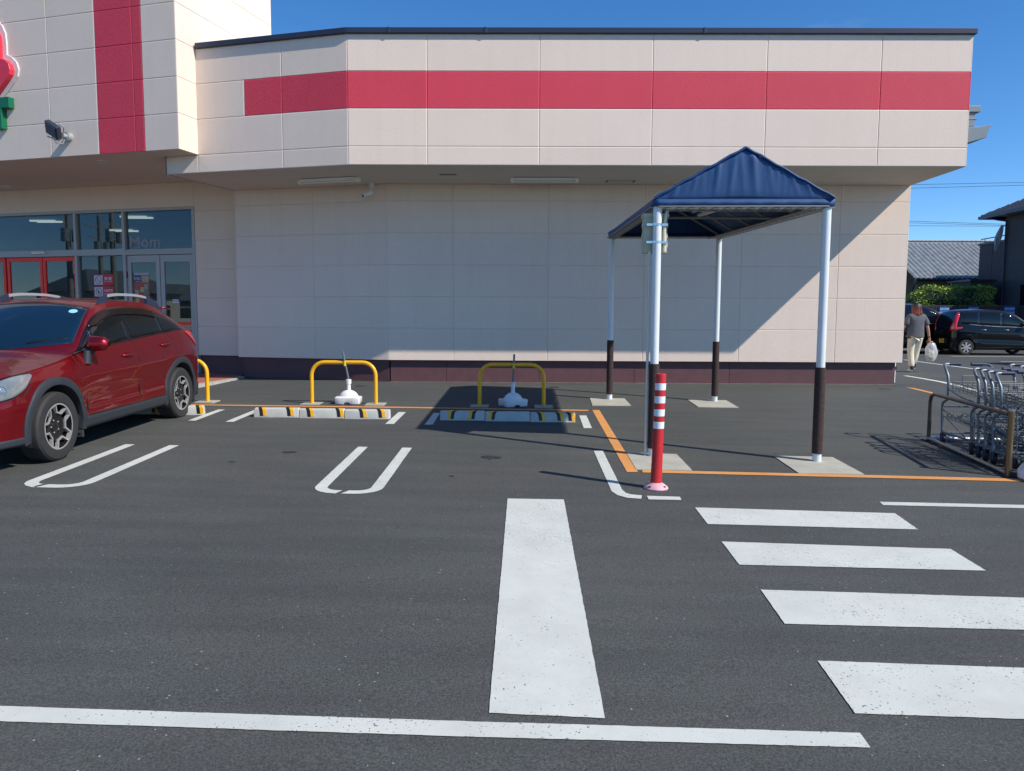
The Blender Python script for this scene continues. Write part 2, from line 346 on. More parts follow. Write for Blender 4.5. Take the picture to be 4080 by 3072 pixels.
def panels(mb, O, e, n, As, Zs, gap=.011, dep=.010, skip=None, pick=None, mi=0):
    """a facade of panels with bevelled joints; pick(ai, zi) selects cells"""
    for i in range(len(As)-1):
        for j in range(len(Zs)-1):
            if pick and not pick(.5*(As[i]+As[i+1]), .5*(Zs[j]+Zs[j+1])): continue
            a0, a1, z0, z1 = As[i], As[i+1], Zs[j], Zs[j+1]
            P = lambda a, z, d: (O[0]+e[0]*a+n[0]*d, O[1]+e[1]*a+n[1]*d, z)
            q = [(a0, z0), (a1, z0), (a1, z1), (a0, z1)]
            wd, nr = gap*1.7, gap*.45; right = e[0] > 0 or e[1] > .5; la, ra = (nr, wd) if right else (wd, nr)     # wide pale chamfer on the upper and right edges
            r = [(a0+la, z0+nr), (a1-ra, z0+nr), (a1-ra, z1-wd), (a0+la, z1-wd)]
            vs = [P(a, z, -dep) for a, z in q]+[P(a, z, 0) for a, z in r]
            fs = [(4, 5, 6, 7)]+[(k, (k+1) % 4, 4+(k+1) % 4, 4+k) for k in range(4)]
            if e[0]*n[1]-e[1]*n[0] > 0: fs = [f[::-1] for f in fs]
            mb.add(vs, fs, mi)
F0, W0 = (-2.87, 12.888), (-2.535, 14.66)
ZF = [3.81, 4.115, 4.73, 5.335, 5.93]
# front fascia, measured from its left bend rightwards
fE, fN = (1, 0), (0, -1)
AF = [0, 1.325, 3.196, 5.069, 6.952, 8.831, 10.31]
AA = [0, 1.233, 2.93]      # angled fascia, leftwards
b = MB()
isr = lambda a, z: 4.73 < z < 5.335
panels(b, F0, fE, fN, AF, ZF, pick=lambda a, z: not isr(a, z))
panels(b, F0, E_, NN, AA, ZF, pick=lambda a, z: not isr(a, z) and z > 3.9)
panels(b, F0, E_, NN, [1.967, 2.93], ZF, pick=isr)
panels(b, F0, E_, NN, [2.93, 3.62], [3.81, 4.115])
# right return of the fascia and side wall behind
panels(b, (7.44, 12.888), (0, 1), (1, 0), [0, 1.772, 3.6, 5.5, 7.4, 9.3, 11.2, 13, 15], ZF, pick=lambda a, z: not isr(a, z))
b.build('fascia_panel', M_pan, store)
b = MB()
panels(b, F0, fE, fN, AF, ZF, pick=isr)
panels(b, F0, E_, NN, [0, 1.233, 1.967], ZF, pick=isr)
panels(b, (7.44, 12.888), (0, 1), (1, 0), [0, 1.772, 3.6, 5.5, 7.4, 9.3, 11.2, 13, 15], ZF, pick=isr)
b.build('red_stripe', M_red, store)
# lower wall
ZW = [.43, 1.055, 1.665, 2.275, 2.885, 3.495, 3.81]
b = MB()
panels(b, W0, fE, fN, [0, 1.27, 3.094, 4.94, 6.80, 8.664, 9.975], ZW, gap=.009)
panels(b, W0, E_, NN, [0, 1.585, 3.36], ZW, gap=.009)
panels(b, (7.44, 14.66), (0, 1), (1, 0), [0, 1.9, 3.8, 5.7, 7.6, 9.5, 11.4, 13.3], ZW, gap=.009)
WC = (W0[0]+E_[0]*3.36, W0[1]+E_[1]*3.36)           # outer corner of the angled wall
panels(b, WC, (-NN[0], -NN[1]), E_, [0, .42], ZW, gap=.009)
b.build('wall_panel', M_pan, store)
# entrance wall, set back from the angled wall
EN = (WC[0]-NN[0]*.40, WC[1]-NN[1]*.40)
ZE = ZW[:-1]+[4.115]
wl = 1.27                                           # glass starts here (a)
b = MB()
panels(b, EN, E_, NN, [0, wl], ZE, gap=.008)
panels(b, EN, E_, NN, [wl, 3.95, 5.8, 7.7, 9.6], [3.58, 4.115], gap=.006)
b.build('entrance_wall_panel', mat('warm_beige_siding_panel', (.70, .585, .48), .75, var=.03, vscale=1.2, bump=.2, bscale=45), store)
# backing masses behind the panels (joint colour) and roof deck
b = MB()
fa = lambda a, d: (F0[0]+E_[0]*a-NN[0]*d, F0[1]+E_[1]*a-NN[1]*d)
b.prism([(7.428, 12.90), (7.428, 28), (-9, 28), fa(3.60, 2.2), fa(3.60, .012), (F0[0]-.002, 12.90)], 3.83, 5.90)
b.prism([(7.428, 14.672), (7.428, 28), (-1.5, 28), (WC[0]+.5, WC[1]+.9), (WC[0]+.012, WC[1]+.012+.003), (W0[0], 14.672)], .44, 3.83)
b.build('wall_core', M_seal, store)
# entrance side core: above glass and the jamb
b = MB(); b.obox(EN, E_, NN, 0, wl, -.35, -.012, .44, 4.12); b.obox(EN, E_, NN, wl, 9.6, -.35, -.012, 3.58, 4.12)
b.build('entrance_wall_core', M_seal, store)
# plinth
b = MB()
def plinth(O, e, n, cuts, inset=.085, z0=-.25):
    for a0, a1 in zip(cuts, cuts[1:]): b.obox(O, e, n, a0+.004, a1-.004, -.3, -inset, z0, .445)
    b.obox(O, e, n, cuts[0], cuts[-1], -.31, -inset-.012, z0, .44)
plinth((W0[0]+.02, 14.66), fE, fN, [0, 1.1, 2.92, 4.78, 6.64, 8.5, 9.87])
plinth(W0, E_, NN, [.03, .38, 1.6, 3.30])
plinth(EN, E_, NN, [0, 1.27])
plinth((7.44, 14.75), (0, 1), (1, 0), [0, 3, 6, 9, 12])
b.build('plinth', M_plin, store)
# roof cap
b = MB()
cz0, cz1 = 5.925, 6.012
b.obox(F0, fE, fN, -.012, 10.345, -.30, .055, cz0, cz1)
b.obox(F0, E_, NN, 0.0, 2.90, -.30, .055, cz0+.001, cz1+.001)
b.box(7.2, 7.487, 12.95, 28, cz0+.002, cz1+.002)
for x in (-2.2, -.6, 3.0): b.box(x, x+.05, 12.825, 12.85, cz0-.004, cz1+.004)
b.build('roof_cap', M_cap, store, bevel=.006)
# soffits
b = MB()
b.prism([(7.435, 12.895), (7.435, 14.70), (W0[0], 14.70), (WC[0]-.0, WC[1]+.05), fa(3.61, .9), fa(3.61, .006), (F0[0], 12.895)], 3.805, 3.829)
b.build('soffit', M_sof, store)
T0 = (-5.835, 13.15)
tp = lambda a, d: (T0[0]+ET[0]*a+ST[0]*d, T0[1]+ET[1]*a+ST[1]*d)
b = MB(); b.prism([tp(0.01, .01), tp(.01, 1.5), (EN[0]+.02, EN[1]+.1), (EN[0]+E_[0]*9.6, EN[1]+E_[1]*9.6+.1), tp(8, 1), tp(8, .01)], 4.118, 4.14)
b.build('entrance_soffit', M_sof, store)
# edge board between the two soffits
b = MB(); q0, q1 = fa(3.62, 0), (WC[0], WC[1]-.0)
b.prism([q0, fa(3.60, 0), (q1[0]+.02, q1[1]), q1], 3.803, 4.12); b.build('soffit_edge_board', M_cap, store)
# tower
ZT = [4.115, 4.722, 5.33, 5.94, 6.55, 7.16, 7.77, 8.4]
xa = lambda x: (T0[0]-x)/cos(AT)
cutsT = [0, xa(-6.505), xa(-6.69), xa(-7.45), xa(-8.46), xa(-10.23), xa(-12), 8]
b = MB(); inr = lambda a: xa(-6.505) < a < xa(-7.45)
panels(b, T0, ET, NT, [0, xa(-6.505)], ZT)
panels(b, T0, ST, NS, [0, 1.9, 2.86], ZT)
b.build('tower_panel', M_pan, store)
b = MB(); panels(b, T0, ET, NT, [xa(-7.45), xa(-8.46), xa(-10.23), xa(-12), 8], ZT)
b.build('tower_panel', M_pan, store)
b = MB(); panels(b, T0, ET, NT, [xa(-6.505), xa(-6.69), xa(-7.45)], ZT); b.build('tower_red_stripe', M_red, store)
b = MB(); b.prism([tp(.012, .012), tp(.012, 2.85), tp(7.99, 2.85), tp(7.99, .012)], 4.135, 8.4); b.build('tower_core', M_seal, store)
b = MB(); b.prism([tp(-.05, -.05), tp(-.05, 2.91), tp(8, 2.91), tp(8, -.05)], 8.4, 8.5); b.build('tower_cap', M_cap, store)

# entrance glazing
fr = MB()
def bar(a0, a1, z0, z1, d0=-.09, d1=-.01, mi=0, mb=None): (mb or fr).obox(EN, E_, NN, a0, a1, d0, d1, z0, z1, mi)
zb, zt = -.02, 3.58
def ax(x): return (EN[0]-x)/cos(A)
m0, m1, m2, m3 = wl, ax(-8.69), ax(-9.95), ax(-13.6)
bar(m0, m0+.07, zb, zt, -.12, .012)
for q in (m1, m2, m3): bar(q-.035, q+.035, zb, zt, -.12, .006)
bar(m0, m3, zt-.045, zt+.02, -.12, .01)
bar(m0, m1, 2.60, 2.66, -.12, .004); bar(m0, m1, 2.66, 2.72, -.12, -.004)
bar(m1, m3, 2.60, 2.74, -.12, .004)
fr.build('window_frame', M_alu, store, bevel=.004)
def glass():
    M = bpy.data.materials.new('tinted_window_glass'); M.use_nodes = True; t = M.node_tree; t.nodes.remove(t.nodes['Principled BSDF'])
    o = t.nodes['Material Output']; g = t.nodes.new('ShaderNodeBsdfGlossy'); g.inputs['Roughness'].default_value = .01; g.inputs['Color'].default_value = (.85, .95, 1, 1)
    tr = t.nodes.new('ShaderNodeBsdfTransparent'); tr.inputs['Color'].default_value = (.72, .82, .82, 1)
    x = t.nodes.new('ShaderNodeMixShader'); fr = t.nodes.new('ShaderNodeFresnel'); fr.inputs[0].default_value = 1.75
    ge = t.nodes.new('ShaderNodeNewGeometry'); mt = t.nodes.new('ShaderNodeMath'); mt.operation = 'MULTIPLY_ADD'; mt.inputs[1].default_value = -1; mt.inputs[2].default_value = 1   # only the outer face mirrors
    m2_ = t.nodes.new('ShaderNodeMath'); m2_.operation = 'MULTIPLY'; t.links.new(ge.outputs['Backfacing'], mt.inputs[0]); t.links.new(mt.outputs[0], m2_.inputs[0]); t.links.new(fr.outputs[0], m2_.inputs[1])
    t.links.new(m2_.outputs[0], x.inputs[0]); t.links.new(tr.outputs[0], x.inputs[1]); t.links.new(g.outputs[0], x.inputs[2]); t.links.new(x.outputs[0], o.inputs[0]); return M
M_glass = glass()
g = MB()
for a0, a1, z0, z1 in ((m0, m1, 2.7, 3.56), (m1, m2, 2.7, 3.56), (m2, m3, 2.7, 3.56), (m1, m2, .02, 2.62)):
    g.obox(EN, E_, NN, a0, a1, -.07, -.062, z0, z1)
g.build('window_pane', M_glass, store, weld=True)
# hinged double door
md = .5*(m0+.07+m1-.035)
for k, (a0, a1, hx) in enumerate(((m0+.08, md-.008, 0), (md+.008, m1-.045, 1))):
    d = MB(); 
    for p in ((a0, a0+.10, .02, 2.59), (a1-.10, a1, .02, 2.59), (a0+.1, a1-.1, 2.44, 2.59), (a0+.1, a1-.1, .02, .22)): bar(*p, -.075, -.03, 0, d)
    dr = d.build('door', M_alu, store, bevel=.003)
    q = MB(); bar(a0+.1, a1-.1, .22, 2.44, -.056, -.05, 0, q); q.build('door_pane', M_glass, dr, weld=True)
    q = MB(); s_ = a1-.05 if hx == 0 else a0+.05
    P = lambda z, dd: (EN[0]+E_[0]*s_+NN[0]*dd, EN[1]+E_[1]*s_+NN[1]*dd, z)
    q.tube([P(.95, -.03), P(.95, .05), P(1.30, .05), P(1.35, -.03)], .014, 8); q.build('door_handle', M_galv, dr, smooth=40)
    if hx == 0:
        q = MB()
        for z0, z1 in ((.86, .98), (1.08, 1.14)): q = MB(); bar(a0+.1, a1-.1, z0, z1, -.047, -.044, 0, q); q.build('door_stripe', M_redf, dr)
    hh = a0-.006 if hx == 0 else a1+.006
    for z in (2.1, 1.15): q = MB(); bar(hh-.014, hh+.014, z, z+.14, -.03, -.012, 0, q); q.build('door_hinge', M_dark, dr)
# automatic sliding door with red frame
for a0, a1 in ((m2+.04, ax(-10.91)-.01), (ax(-10.91)+.01, ax(-11.9)), (ax(-11.9)+.05, m3-.04)):
    d = MB()
    for p in ((a0, a0+.075, .02, 2.59), (a1-.075, a1, .02, 2.59), (a0+.075, a1-.075, 2.50, 2.59), (a0+.075, a1-.075, .02, .14)): bar(*p, -.10, -.05, 0, d)
    dr = d.build('sliding_door', M_redf, store, bevel=.003)
    q = MB(); bar(a0+.07, a1-.07, .1, 2.52, -.078, -.072, 0, q); q.build('door_pane', M_glass, dr, weld=True)
q = MB(); bar(ax(-11.1), ax(-10.75), 2.66, 2.72, .004, .05, 0, q); q.build('door_sensor', mat('pale_sensor_plastic', (.6, .62, .6), .4), store, bevel=.005)
# room behind the glass with lit ceiling lamps
q = MB(); P = lambda a, d: (EN[0]+E_[0]*a-NN[0]*d, EN[1]+E_[1]*a-NN[1]*d)
room = [P(.3, .36), P(.3, 9), P(9.6, 9), P(9.6, .36)]
q.add([(x, y, 0.0) for x, y in room]+[(x, y, 3.80) for x, y in room], [(0, 1, 2, 3), (7, 6, 5, 4), (1, 0, 4, 5), (2, 1, 5, 6), (3, 2, 6, 7)])
q.build('interior_room', mat('dim_shop_interior', (.16, .17, .17), .8, var=.2, vscale=1.2), store)
for a, d, z0, z1, t in ((1.7, 3.0, 0, 1.7, .5), (3.6, 4.2, 0, 1.9, .6), (6.6, 3.6, 0, 1.5, 1.1)):
    q = MB(); q.obox(EN, E_, NN, a, a+t*1.6, -d-.5, -d, z0, z1)
    q.build('interior_shelf', mat('shelf_goods', (.22, .12, .08), .7, c2=(.05, .12, .10), vscale=9), store)
q = MB(); q.obox(EN, E_, NN, .6, 3.3, -2.1, -2.0, 2.25, 2.55); q.build('interior_sign_band', mat('deep_red_band', (.35, .02, .03), .6), store)
for xl, yl in ((-12.54, 20.14), (-14.26, 22.96), (-9.69, 19.27), (-11.56, 22.22)):
    q = MB(); q.box(xl-.36, xl+.30, yl-.14, yl-.07, 3.74, 3.78); q.box(xl-.30, xl+.36, yl+.07, yl+.14, 3.74, 3.78)
    tag(q.build('interior_lamp', mat('lit_lamp', (1, 1, 1), .5, emit=((1, .95, .85), .45)), store))
# tiled porch and its kerb
M_tile = mat('red_porch_tiles', (.34, .12, .09), .7, var=.15, vscale=6, bump=.2, bscale=20)
struct(MB().prism([(-5.80, 15.95), (-5.80, 15.50), (-5.74, 14.8), (-5.92, 13.3), (-9, 14.1), (-13.5, 15.3), (-13.0, 18.2)], -.1, lambda p: .040).build('porch_floor', M_tile))
struct(MB().prism([(-5.80, 15.50), (-5.66, 15.46), (-5.62, 14.8), (-5.80, 13.16), (-9, 13.96), (-13.55, 15.15), (-13.5, 15.3), (-9, 14.1), (-5.92, 13.3), (-5.74, 14.8)], -.1, lambda p: .034).build('porch_kerb', mat('pale_concrete_kerb', (.38, .37, .34), .8, var=.15, vscale=8)))

# side wall fittings seen past the right corner
M_duct = mat('grey_duct_metal', (.20, .235, .26), .5, metal=.3, var=.06, vscale=5)
sg = thing('wall_vent_hood', 'grey metal duct and hood fixed high on the right side wall of the store', 'vent hood', (7.445, 13.0, 4.5))
b = MB(); b.box(.0, .235, -.03, .32, .215, .315); b.build('duct_cap', M_duct, sg, bevel=.006)
b = MB(); b.box(0, .16, .0, .28, -.015, .215); b.box(0, .20, -.008, .288, .10, .108); b.build('duct', M_duct, sg, bevel=.005)
b = MB()
prof = [(0, -.03), (.22, -.03), (.41, .01), (.41, -.025), (.385, -.035), (.35, -.20), (.0, -.30)]
b.add([(x, -.04, z) for x, z in prof]+[(x, .4, z) for x, z in prof], [tuple(range(7)), tuple(range(7, 14))[::-1]]+[(i, 7+i, 7+(i+1) % 7, (i+1) % 7) for i in range(7)])
b.build('hood', M_duct, sg, bevel=.004)
q = MB(); q.tube([(7.43, 14.96, .43), (7.43, 14.96, .02)], .035, 10); dp = q.build('drain_pipe', M_white_pl, store, smooth=True); MB().box(7.39, 7.47, 14.91, 15.0, .28, .34).build('pipe_clip', M_dark, dp)

# soffit lamps, camera, vents, round lamps
M_lamp = mat('lamp_housing_white', (.80, .82, .78), .5)
def tube_lamp(x, y, rz, label):
    o = thing('ceiling_light', label, 'light', (x, y, 3.805), rz, 'tube lights under the soffit')
    b = MB(); b.box(-.62, .62, -.055, .055, -.035, 0); b.box(-.62, -.56, -.05, .05, -.085, -.03); b.box(.56, .62, -.05, .05, -.085, -.03)
    b.add([(-.56, -.11, -.012), (.56, -.11, -.012), (.56, -.04, -.05), (-.56, -.04, -.05)], [(0, 1, 2, 3)]); b.build('housing', M_lamp, o, bevel=.004)
    b = MB(); b.tube([(-.58, 0, -.065), (.58, 0, -.065)], .016, 10); b.build('tube', mat('unlit_tube', (.75, .77, .75), .3), o, smooth=True)
tube_lamp(-3.52, 14.14, -A, 'white tube light under the angled soffit, left of the security camera')
tube_lamp(.455, 14.03, 0, 'white tube light under the straight part of the soffit, left of the canopy')
o = thing('security_camera', 'small white security camera hanging from the soffit above the bend in the wall', 'camera', (-2.83, 14.62, 3.805))
b = MB(); b.lathe([(.05, 0), (.05, -.09), (.03, -.10)], 16); b.tube([(0, 0, -.09), (.0, -.01, -.17)], .018, 8); b.build('bracket', M_white_pl, o, smooth=40)
b = MB(); b.tube([(.02, -.01, -.17), (-.14, -.10, -.25)], .042, 14); b.build('camera_body', M_white_pl, o, smooth=40, bevel=.004)
b = MB(); b.tube([(-.14, -.10, -.25), (-.147, -.104, -.2535)], .03, 14); b.build('lens', M_dark, o)
def vent(x, y, w_, d_, rz, label, slat):
    o = thing('soffit_vent', label, 'vent', (x, y, 3.804), rz, 'vents in the soffit')
    b = MB(); b.box(-w_/2, w_/2, -d_/2, d_/2, -.006, .002); b.build('panel', mat('vent_panel', (.5, .48, .45), .8), o)
    b = MB()
    if slat:
        for i in range(9): b.box(-w_/2+.03+i*(w_-.06)/9, -w_/2+.05+i*(w_-.06)/9, -d_/2+.01, d_/2-.01, -.010, -.006)
    else:
        b.box(-w_/2, -w_/2+.02, -d_/2, d_/2, -.012, -.006); b.build('slot', M_dark, o); b = MB(); b.box(w_/2-.02, w_/2, -d_/2, d_/2, -.012, -.006)
    b.build('slot', M_dark, o)
vent(-1.28, 13.70, .34, .10, 0, 'small slatted vent in the soffit between the two tube lights', True)
vent(1.87, 14.28, .52, .22, 0, 'flat hatch with dark slots in the soffit left of the canopy peak', False)
for x, y, z, lb in ((-7.72, 14.19, 4.117, 'round recessed light nearest the red tower stripe'), (-7.1, 15.62, 4.117, 'round recessed light nearest the corner of the two soffits'), (-11.4, 16.9, 4.117, 'round recessed light far left above the sliding door')):
    o = thing('recessed_light', lb+' in the entrance soffit', 'light', (x, y, z), 0, 'recessed lights above the entrance')
    MB().lathe([(.10, 0), (.10, -.012), (.085, -.014), (.08, 0)], 20).build('ring', M_lamp, o, smooth=True)
    MB().lathe([(.08, -.002), (.0, -.004)], 20).build('diffuser', mat('diffuser', (.5, .49, .46), .5), o)

# floodlight on the tower
fx = xa(-8.2); FP = (T0[0]+ET[0]*fx, T0[1]+ET[1]*fx, 4.47)
o = thing('floodlight', 'dark wall floodlight with U bracket fixed low on the tower left of its red stripe', 'floodlight', FP, 0)
TT = Matrix(((-ET[0], NT[0], 0), (-ET[1], NT[1], 0), (0, 0, 1)))       # local: x right, y out, z up
V = lambda x, y, z: tuple(TT @ Vector((x, y, z)))
M_fl = mat('dark_floodlight_metal', (.05, .065, .09), .35, metal=.5)
b = MB()
Q = Matrix.Rotation(R(35), 3, 'Y'); 
def bx(mb, x0, x1, y0, y1, z0, z1, c, Q):
    vs = [(x, y, z) for z in (z0, z1) for x, y in ((x0, y0), (x1, y0), (x1, y1), (x0, y1))]
    mb.add([V(*(Q @ Vector(v)+Vector(c))) for v in vs], [(3, 2, 1, 0), (4, 5, 6, 7), (0, 1, 5, 4), (1, 2, 6, 5), (2, 3, 7, 6), (3, 0, 4, 7)])
Q = Matrix.Rotation(R(30), 3, 'Y') @ Matrix.Rotation(R(-30), 3, 'X')
bx(b, -.15, .15, -.05, .05, -.12, .12, (.06, .27, .05), Q); b.build('lamp_body', M_fl, o, bevel=.02)
b = MB(); bx(b, -.12, .12, .05, .056, -.09, .09, (.06, .27, .05), Q); b.build('lamp_glass', mat('flood_glass', (.08, .1, .13), .1), o)
b = MB(); b.tube([V(.14, 0, -.03), V(.14, .09, -.03)], .075, 14); b.tube([V(.14, .09, -.03), V(.14, .17, -.03)], .045, 12); b.build('mount', M_galv, o, smooth=40)
b = MB(); b.tube([V(.14, .13, -.03), V(.22, .20, .09), V(.20, .28, .14)], .013, 6); b.tube([V(.14, .13, -.03), V(.10, .2, -.13), V(-.06, .28, -.06)], .013, 6)
b.tube([V(.14, .1, -.06), V(.12, .14, -.17), V(.04, .2, -.16), V(-.0, .26, -.03)], .008, 6); b.build('bracket', M_galv, o, smooth=40)

# raised shop sign on the tower (only its right end is in view)
b = MB()
def tface(x, z): a = xa(x); return (a, z)
def plate(poly, d0, d1, mb, mi=0):
    n_ = len(poly); P = lambda a, z, d: (T0[0]+ET[0]*a+NT[0]*d, T0[1]+ET[1]*a+NT[1]*d, z)
    mb.add([P(a, z, d0) for a, z in poly]+[P(a, z, d1) for a, z in poly], [tuple(range(n_)), tuple(range(n_, 2*n_))[::-1]]+[(i, n_+i, n_+(i+1) % n_, (i+1) % n_) for i in range(n_)], mi)
sgn = [(-10.6, 6.5), (-9.75, 6.62), (-9.50, 6.60), (-9.40, 6.50), (-9.335, 6.36), (-9.32, 6.18), (-9.325, 5.98), (-9.22, 5.93), (-9.12, 5.83), (-9.08, 5.70), (-9.11, 5.58), (-9.2, 5.48), (-9.5, 5.19), (-9.75, 5.02), (-10.6, 4.9)]
inner = [(-10.6, 6.42), (-9.78, 6.52), (-9.57, 6.50), (-9.46, 6.40), (-9.41, 6.30), (-9.40, 6.14), (-9.41, 5.90), (-9.27, 5.86), (-9.19, 5.78), (-9.165, 5.68), (-9.19, 5.60), (-9.26, 5.52), (-9.55, 5.24), (-9.8, 5.08), (-10.6, 5.0)]
o = thing('shop_sign', 'raised red emblem with pale outline on the tower at the left edge', 'sign', (0, 0, 0))
plate([tface(*p) for p in sgn], .0, .03, b); b.build('backing', mat('pale_sign_outline', (.66, .62, .62), .4), o, bevel=.006)
b = MB(); plate([tface(*p) for p in inner], .03, .13, b); b.build('emblem', mat('red_sign_face', (.75, .03, .06), .35), o, bevel=.008)
b = MB()
for dx, kind in ((0, 'T'),):
    poly = [(-9.86, 5.21), (-9.24, 5.21), (-9.24, 5.02), (-9.42, 5.02), (-9.42, 4.66), (-9.62, 4.66), (-9.62, 5.02), (-9.86, 5.02)]
    plate([tface(*p) for p in poly], .005, .12, b)
tag(b.build('sign_letter', mat('green_sign_letter', (.0, .13, .055), .35), bevel=.006), 'raised green letter T below the red emblem on the tower', 'sign letter')

# notices on the glass
M_sgr = mat('notice_red', (.50, .02, .03), .5); M_sgp = mat('notice_purple', (.22, .04, .14), .5); M_sgw = mat('notice_white', (.60, .57, .62), .5); M_ink = mat('notice_ink', (.05, .03, .05), .5)
def glassT(a, z, d):      # text matrix: x to the viewer's right, y up
    return Matrix(((-E_[0], 0, NN[0], EN[0]+E_[0]*a+NN[0]*d), (-E_[1], 0, NN[1], EN[1]+E_[1]*a+NN[1]*d), (0, 1, 0, z), (0, 0, 0, 1)))
def notice(z0, name, label, jp, en, flame):
    aL, aR = ax(-9.56), ax(-9.04); am = .5*(aL+aR)+.02
    o = thing(name, label, 'notice', (0, 0, 0), 0, 'notices on the entrance glass')
    q = MB(); bar(aR, aL, z0, z0+.235, -.061, -.058, 0, q); q.build('board', M_sgr, o)
    q = MB(); bar(am, aL, z0, z0+.235, -.058, -.0575, 0, q); q.build('edge_panel', M_sgp, o)
    q = MB(); bar(am+.005, aL-.02, z0+.012, z0+.215, -.0575, -.056, 0, q); q.build('pictogram_panel', M_sgw, o)
    c = .5*(am+.005+aL-.02); zc = z0+.114
    T = glassT(c, zc, -.0545); q = MB(); rr = .077
    q.tube([T @ Vector((rr*cos(t*pi/14), rr*1.05*sin(t*pi/14), 0)) for t in range(28)], .006, 6, closed=True)
    q.tube([T @ Vector((-.052, .052, 0)), T @ Vector((.052, -.052, 0))], .006, 6)
    if flame: q.add([T @ Vector(p) for p in ((-.03, -.01, 0), (0, -.05, 0), (.025, -.02, 0), (.0, .045, 0), (-.015, .01, 0))], [(0, 1, 2, 3, 4)])
    else: q.add([T @ Vector(p) for p in ((-.045, -.03, 0), (.0, -.03, 0), (.0, -.018, 0), (-.045, -.018, 0))], [(0, 1, 2, 3)])
    q.build('pictogram', M_ink, o)
    ct = .5*(aR+am)
    text_mesh('notice_writing', jp, .085 if len(jp) < 4 else .062, glassT(ct, z0+.135, -.0575), M_sgw, o, bold=.002)
    text_mesh('notice_writing', en, .034, glassT(ct, z0+.075, -.0575), M_sgw, o)
notice(1.95, 'no_smoking_notice', 'upper red notice with crossed cigarette on the glass beside the door', '禁 煙', 'NO SMOKING', False)
notice(1.69, 'no_fire_notice', 'lower red notice with crossed flame on the glass beside the door', '火気厳禁', 'NO OPEN FIRE', True)
text_mesh('w', 'Mom', .36, glassT(ax(-8.2), 2.87, -.058), mat('faint_lettering', (.26, .28, .33), .6), sx=1.1, bold=.006).name = 'window_lettering'
tag(bpy.data.objects['window_lettering'], 'faint pale script lettering low on the glass above the hinged door', 'lettering')
# poster on the left leaf of the hinged door
pa, pb = ax(-8.50), ax(-8.12)
o = thing('poster', 'colourful food poster with blue corner on the left leaf of the glass door', 'poster', (0, 0, 0))
q = MB(); bar(pb, pa, 1.45, 2.21, -.049, -.047, 0, q); q.build('sheet', mat('poster_red_sheet', (.32, .025, .04), .5, c2=(.40, .10, .06), vscale=9), o)
q = MB(); bar(pb, pa, 2.16, 2.21, -.047, -.0465, 0, q); q.build('header_strip', mat('poster_grey', (.35, .36, .40), .5), o)
q = MB(); bar(.5*(pa+pb)+.01, pa-.005, 2.0, 2.155, -.047, -.0465, 0, q); q.build('blue_corner', mat('poster_blue', (.02, .035, .12), .5), o)
q = MB(); bar(pb+.01, .5*(pa+pb)-.02, 2.03, 2.14, -.047, -.0465, 0, q); q.build('food_picture', mat('poster_picture', (.42, .25, .10), .5, c2=(.30, .40, .42), vscale=18), o)
q = MB(); bar(pb+.01, .5*(pa+pb)-.02, 2.0, 2.03, -.047, -.0464, 0, q); q.build('yellow_strip', mat('poster_yellow', (.45, .28, .02), .5), o)
for i, (u_, v_, cc) in enumerate(((.06, 1.78, (.30, .33, .25)), (.2, 1.84, (.4, .35, .18)), (.3, 1.78, (.10, .22, .16)), (.07, 1.60, (.45, .33, .12)), (.19, 1.58, (.42, .05, .06)), (.3, 1.60, (.38, .38, .42)), (.3, 1.9, (.2, .3, .28)))):
    q = MB(); bar(pa-u_-.05, pa-u_+.045, v_-.05, v_+.06, -.047, -.0464, 0, q); q.build('food_picture', mat('poster_item%d' % i, cc, .5, var=.4, vscale=30), o)
text_mesh('poster_writing', 'うなぎ', .075, glassT(pa-.095, 2.085, -.0462), M_sgw, o, bold=.002)
text_mesh('poster_writing', 'ご予約承り中', .028, glassT(pa-.095, 2.02, -.0462), M_sgw, o)
q = MB(); bar(ax(-7.55), ax(-7.40), 1.55, 1.63, -.049, -.047, 0, q); lab = q.build('door_label', M_sgw); tag(lab, 'small white label stuck on the right leaf of the glass door', 'label')
text_mesh('label_writing', '押 引', .05, glassT(ax(-7.475), 1.59, -.0465), M_ink, lab)

# ------------------------------------------------------------------ canopy
M_post = mat('white_painted_steel', (.66, .70, .71), .35, var=.03, vscale=6)
M_sleeve = mat('dark_brown_foam_sleeve', (.022, .014, .014), .85, c2=(.06, .03, .024), vscale=40, bump=.4, bscale=120)
M_conc = mat('pale_concrete', (.385, .375, .315), .85, var=.12, vscale=5, bump=.3, bscale=60)
def fabric():
    M = mat('navy_canopy_fabric', (.004, .055, .175), .6, var=.12, vscale=2.5, bump=.15, bscale=300); return M
M_fab = fabric()
M_net = mat('grey_frame_steel', (.20, .21, .21), .5)
can = thing('canopy_shelter', 'navy blue gabled fabric canopy on four white posts with dark padded feet', 'canopy', (2.3, 10.1, 0))
cx, cy = 2.3, 10.1
PO = {'FL': (1.435, 7.97, 2.44), 'FR': (3.145, 7.86, 2.43), 'BR': (3.205, 12.27, 2.60), 'BL': (1.50, 12.36, 2.60)}
for k, (x, y, z) in PO.items():
    z0 = gz(x, y); r = .0447; slv = {'FL': .772, 'FR': .75, 'BR': .89, 'BL': .90}[k]
    bx_ = x-.02 if k[0] == 'F' else x-.015
    p = MB(); p.lathe([(r, z0+.006), (r, z)], 24, Matrix.Translation((x-cx, y-cy, 0))); po = p.build('post', M_post, can, smooth=40)
    p = MB(); p.lathe([(r, z0+.09), (.0545, z0+.093), (.0545, slv-.003), (r, slv)], 24, Matrix.Translation((x-cx, y-cy, 0))); p.build('padded_sleeve', M_sleeve, po, smooth=40)
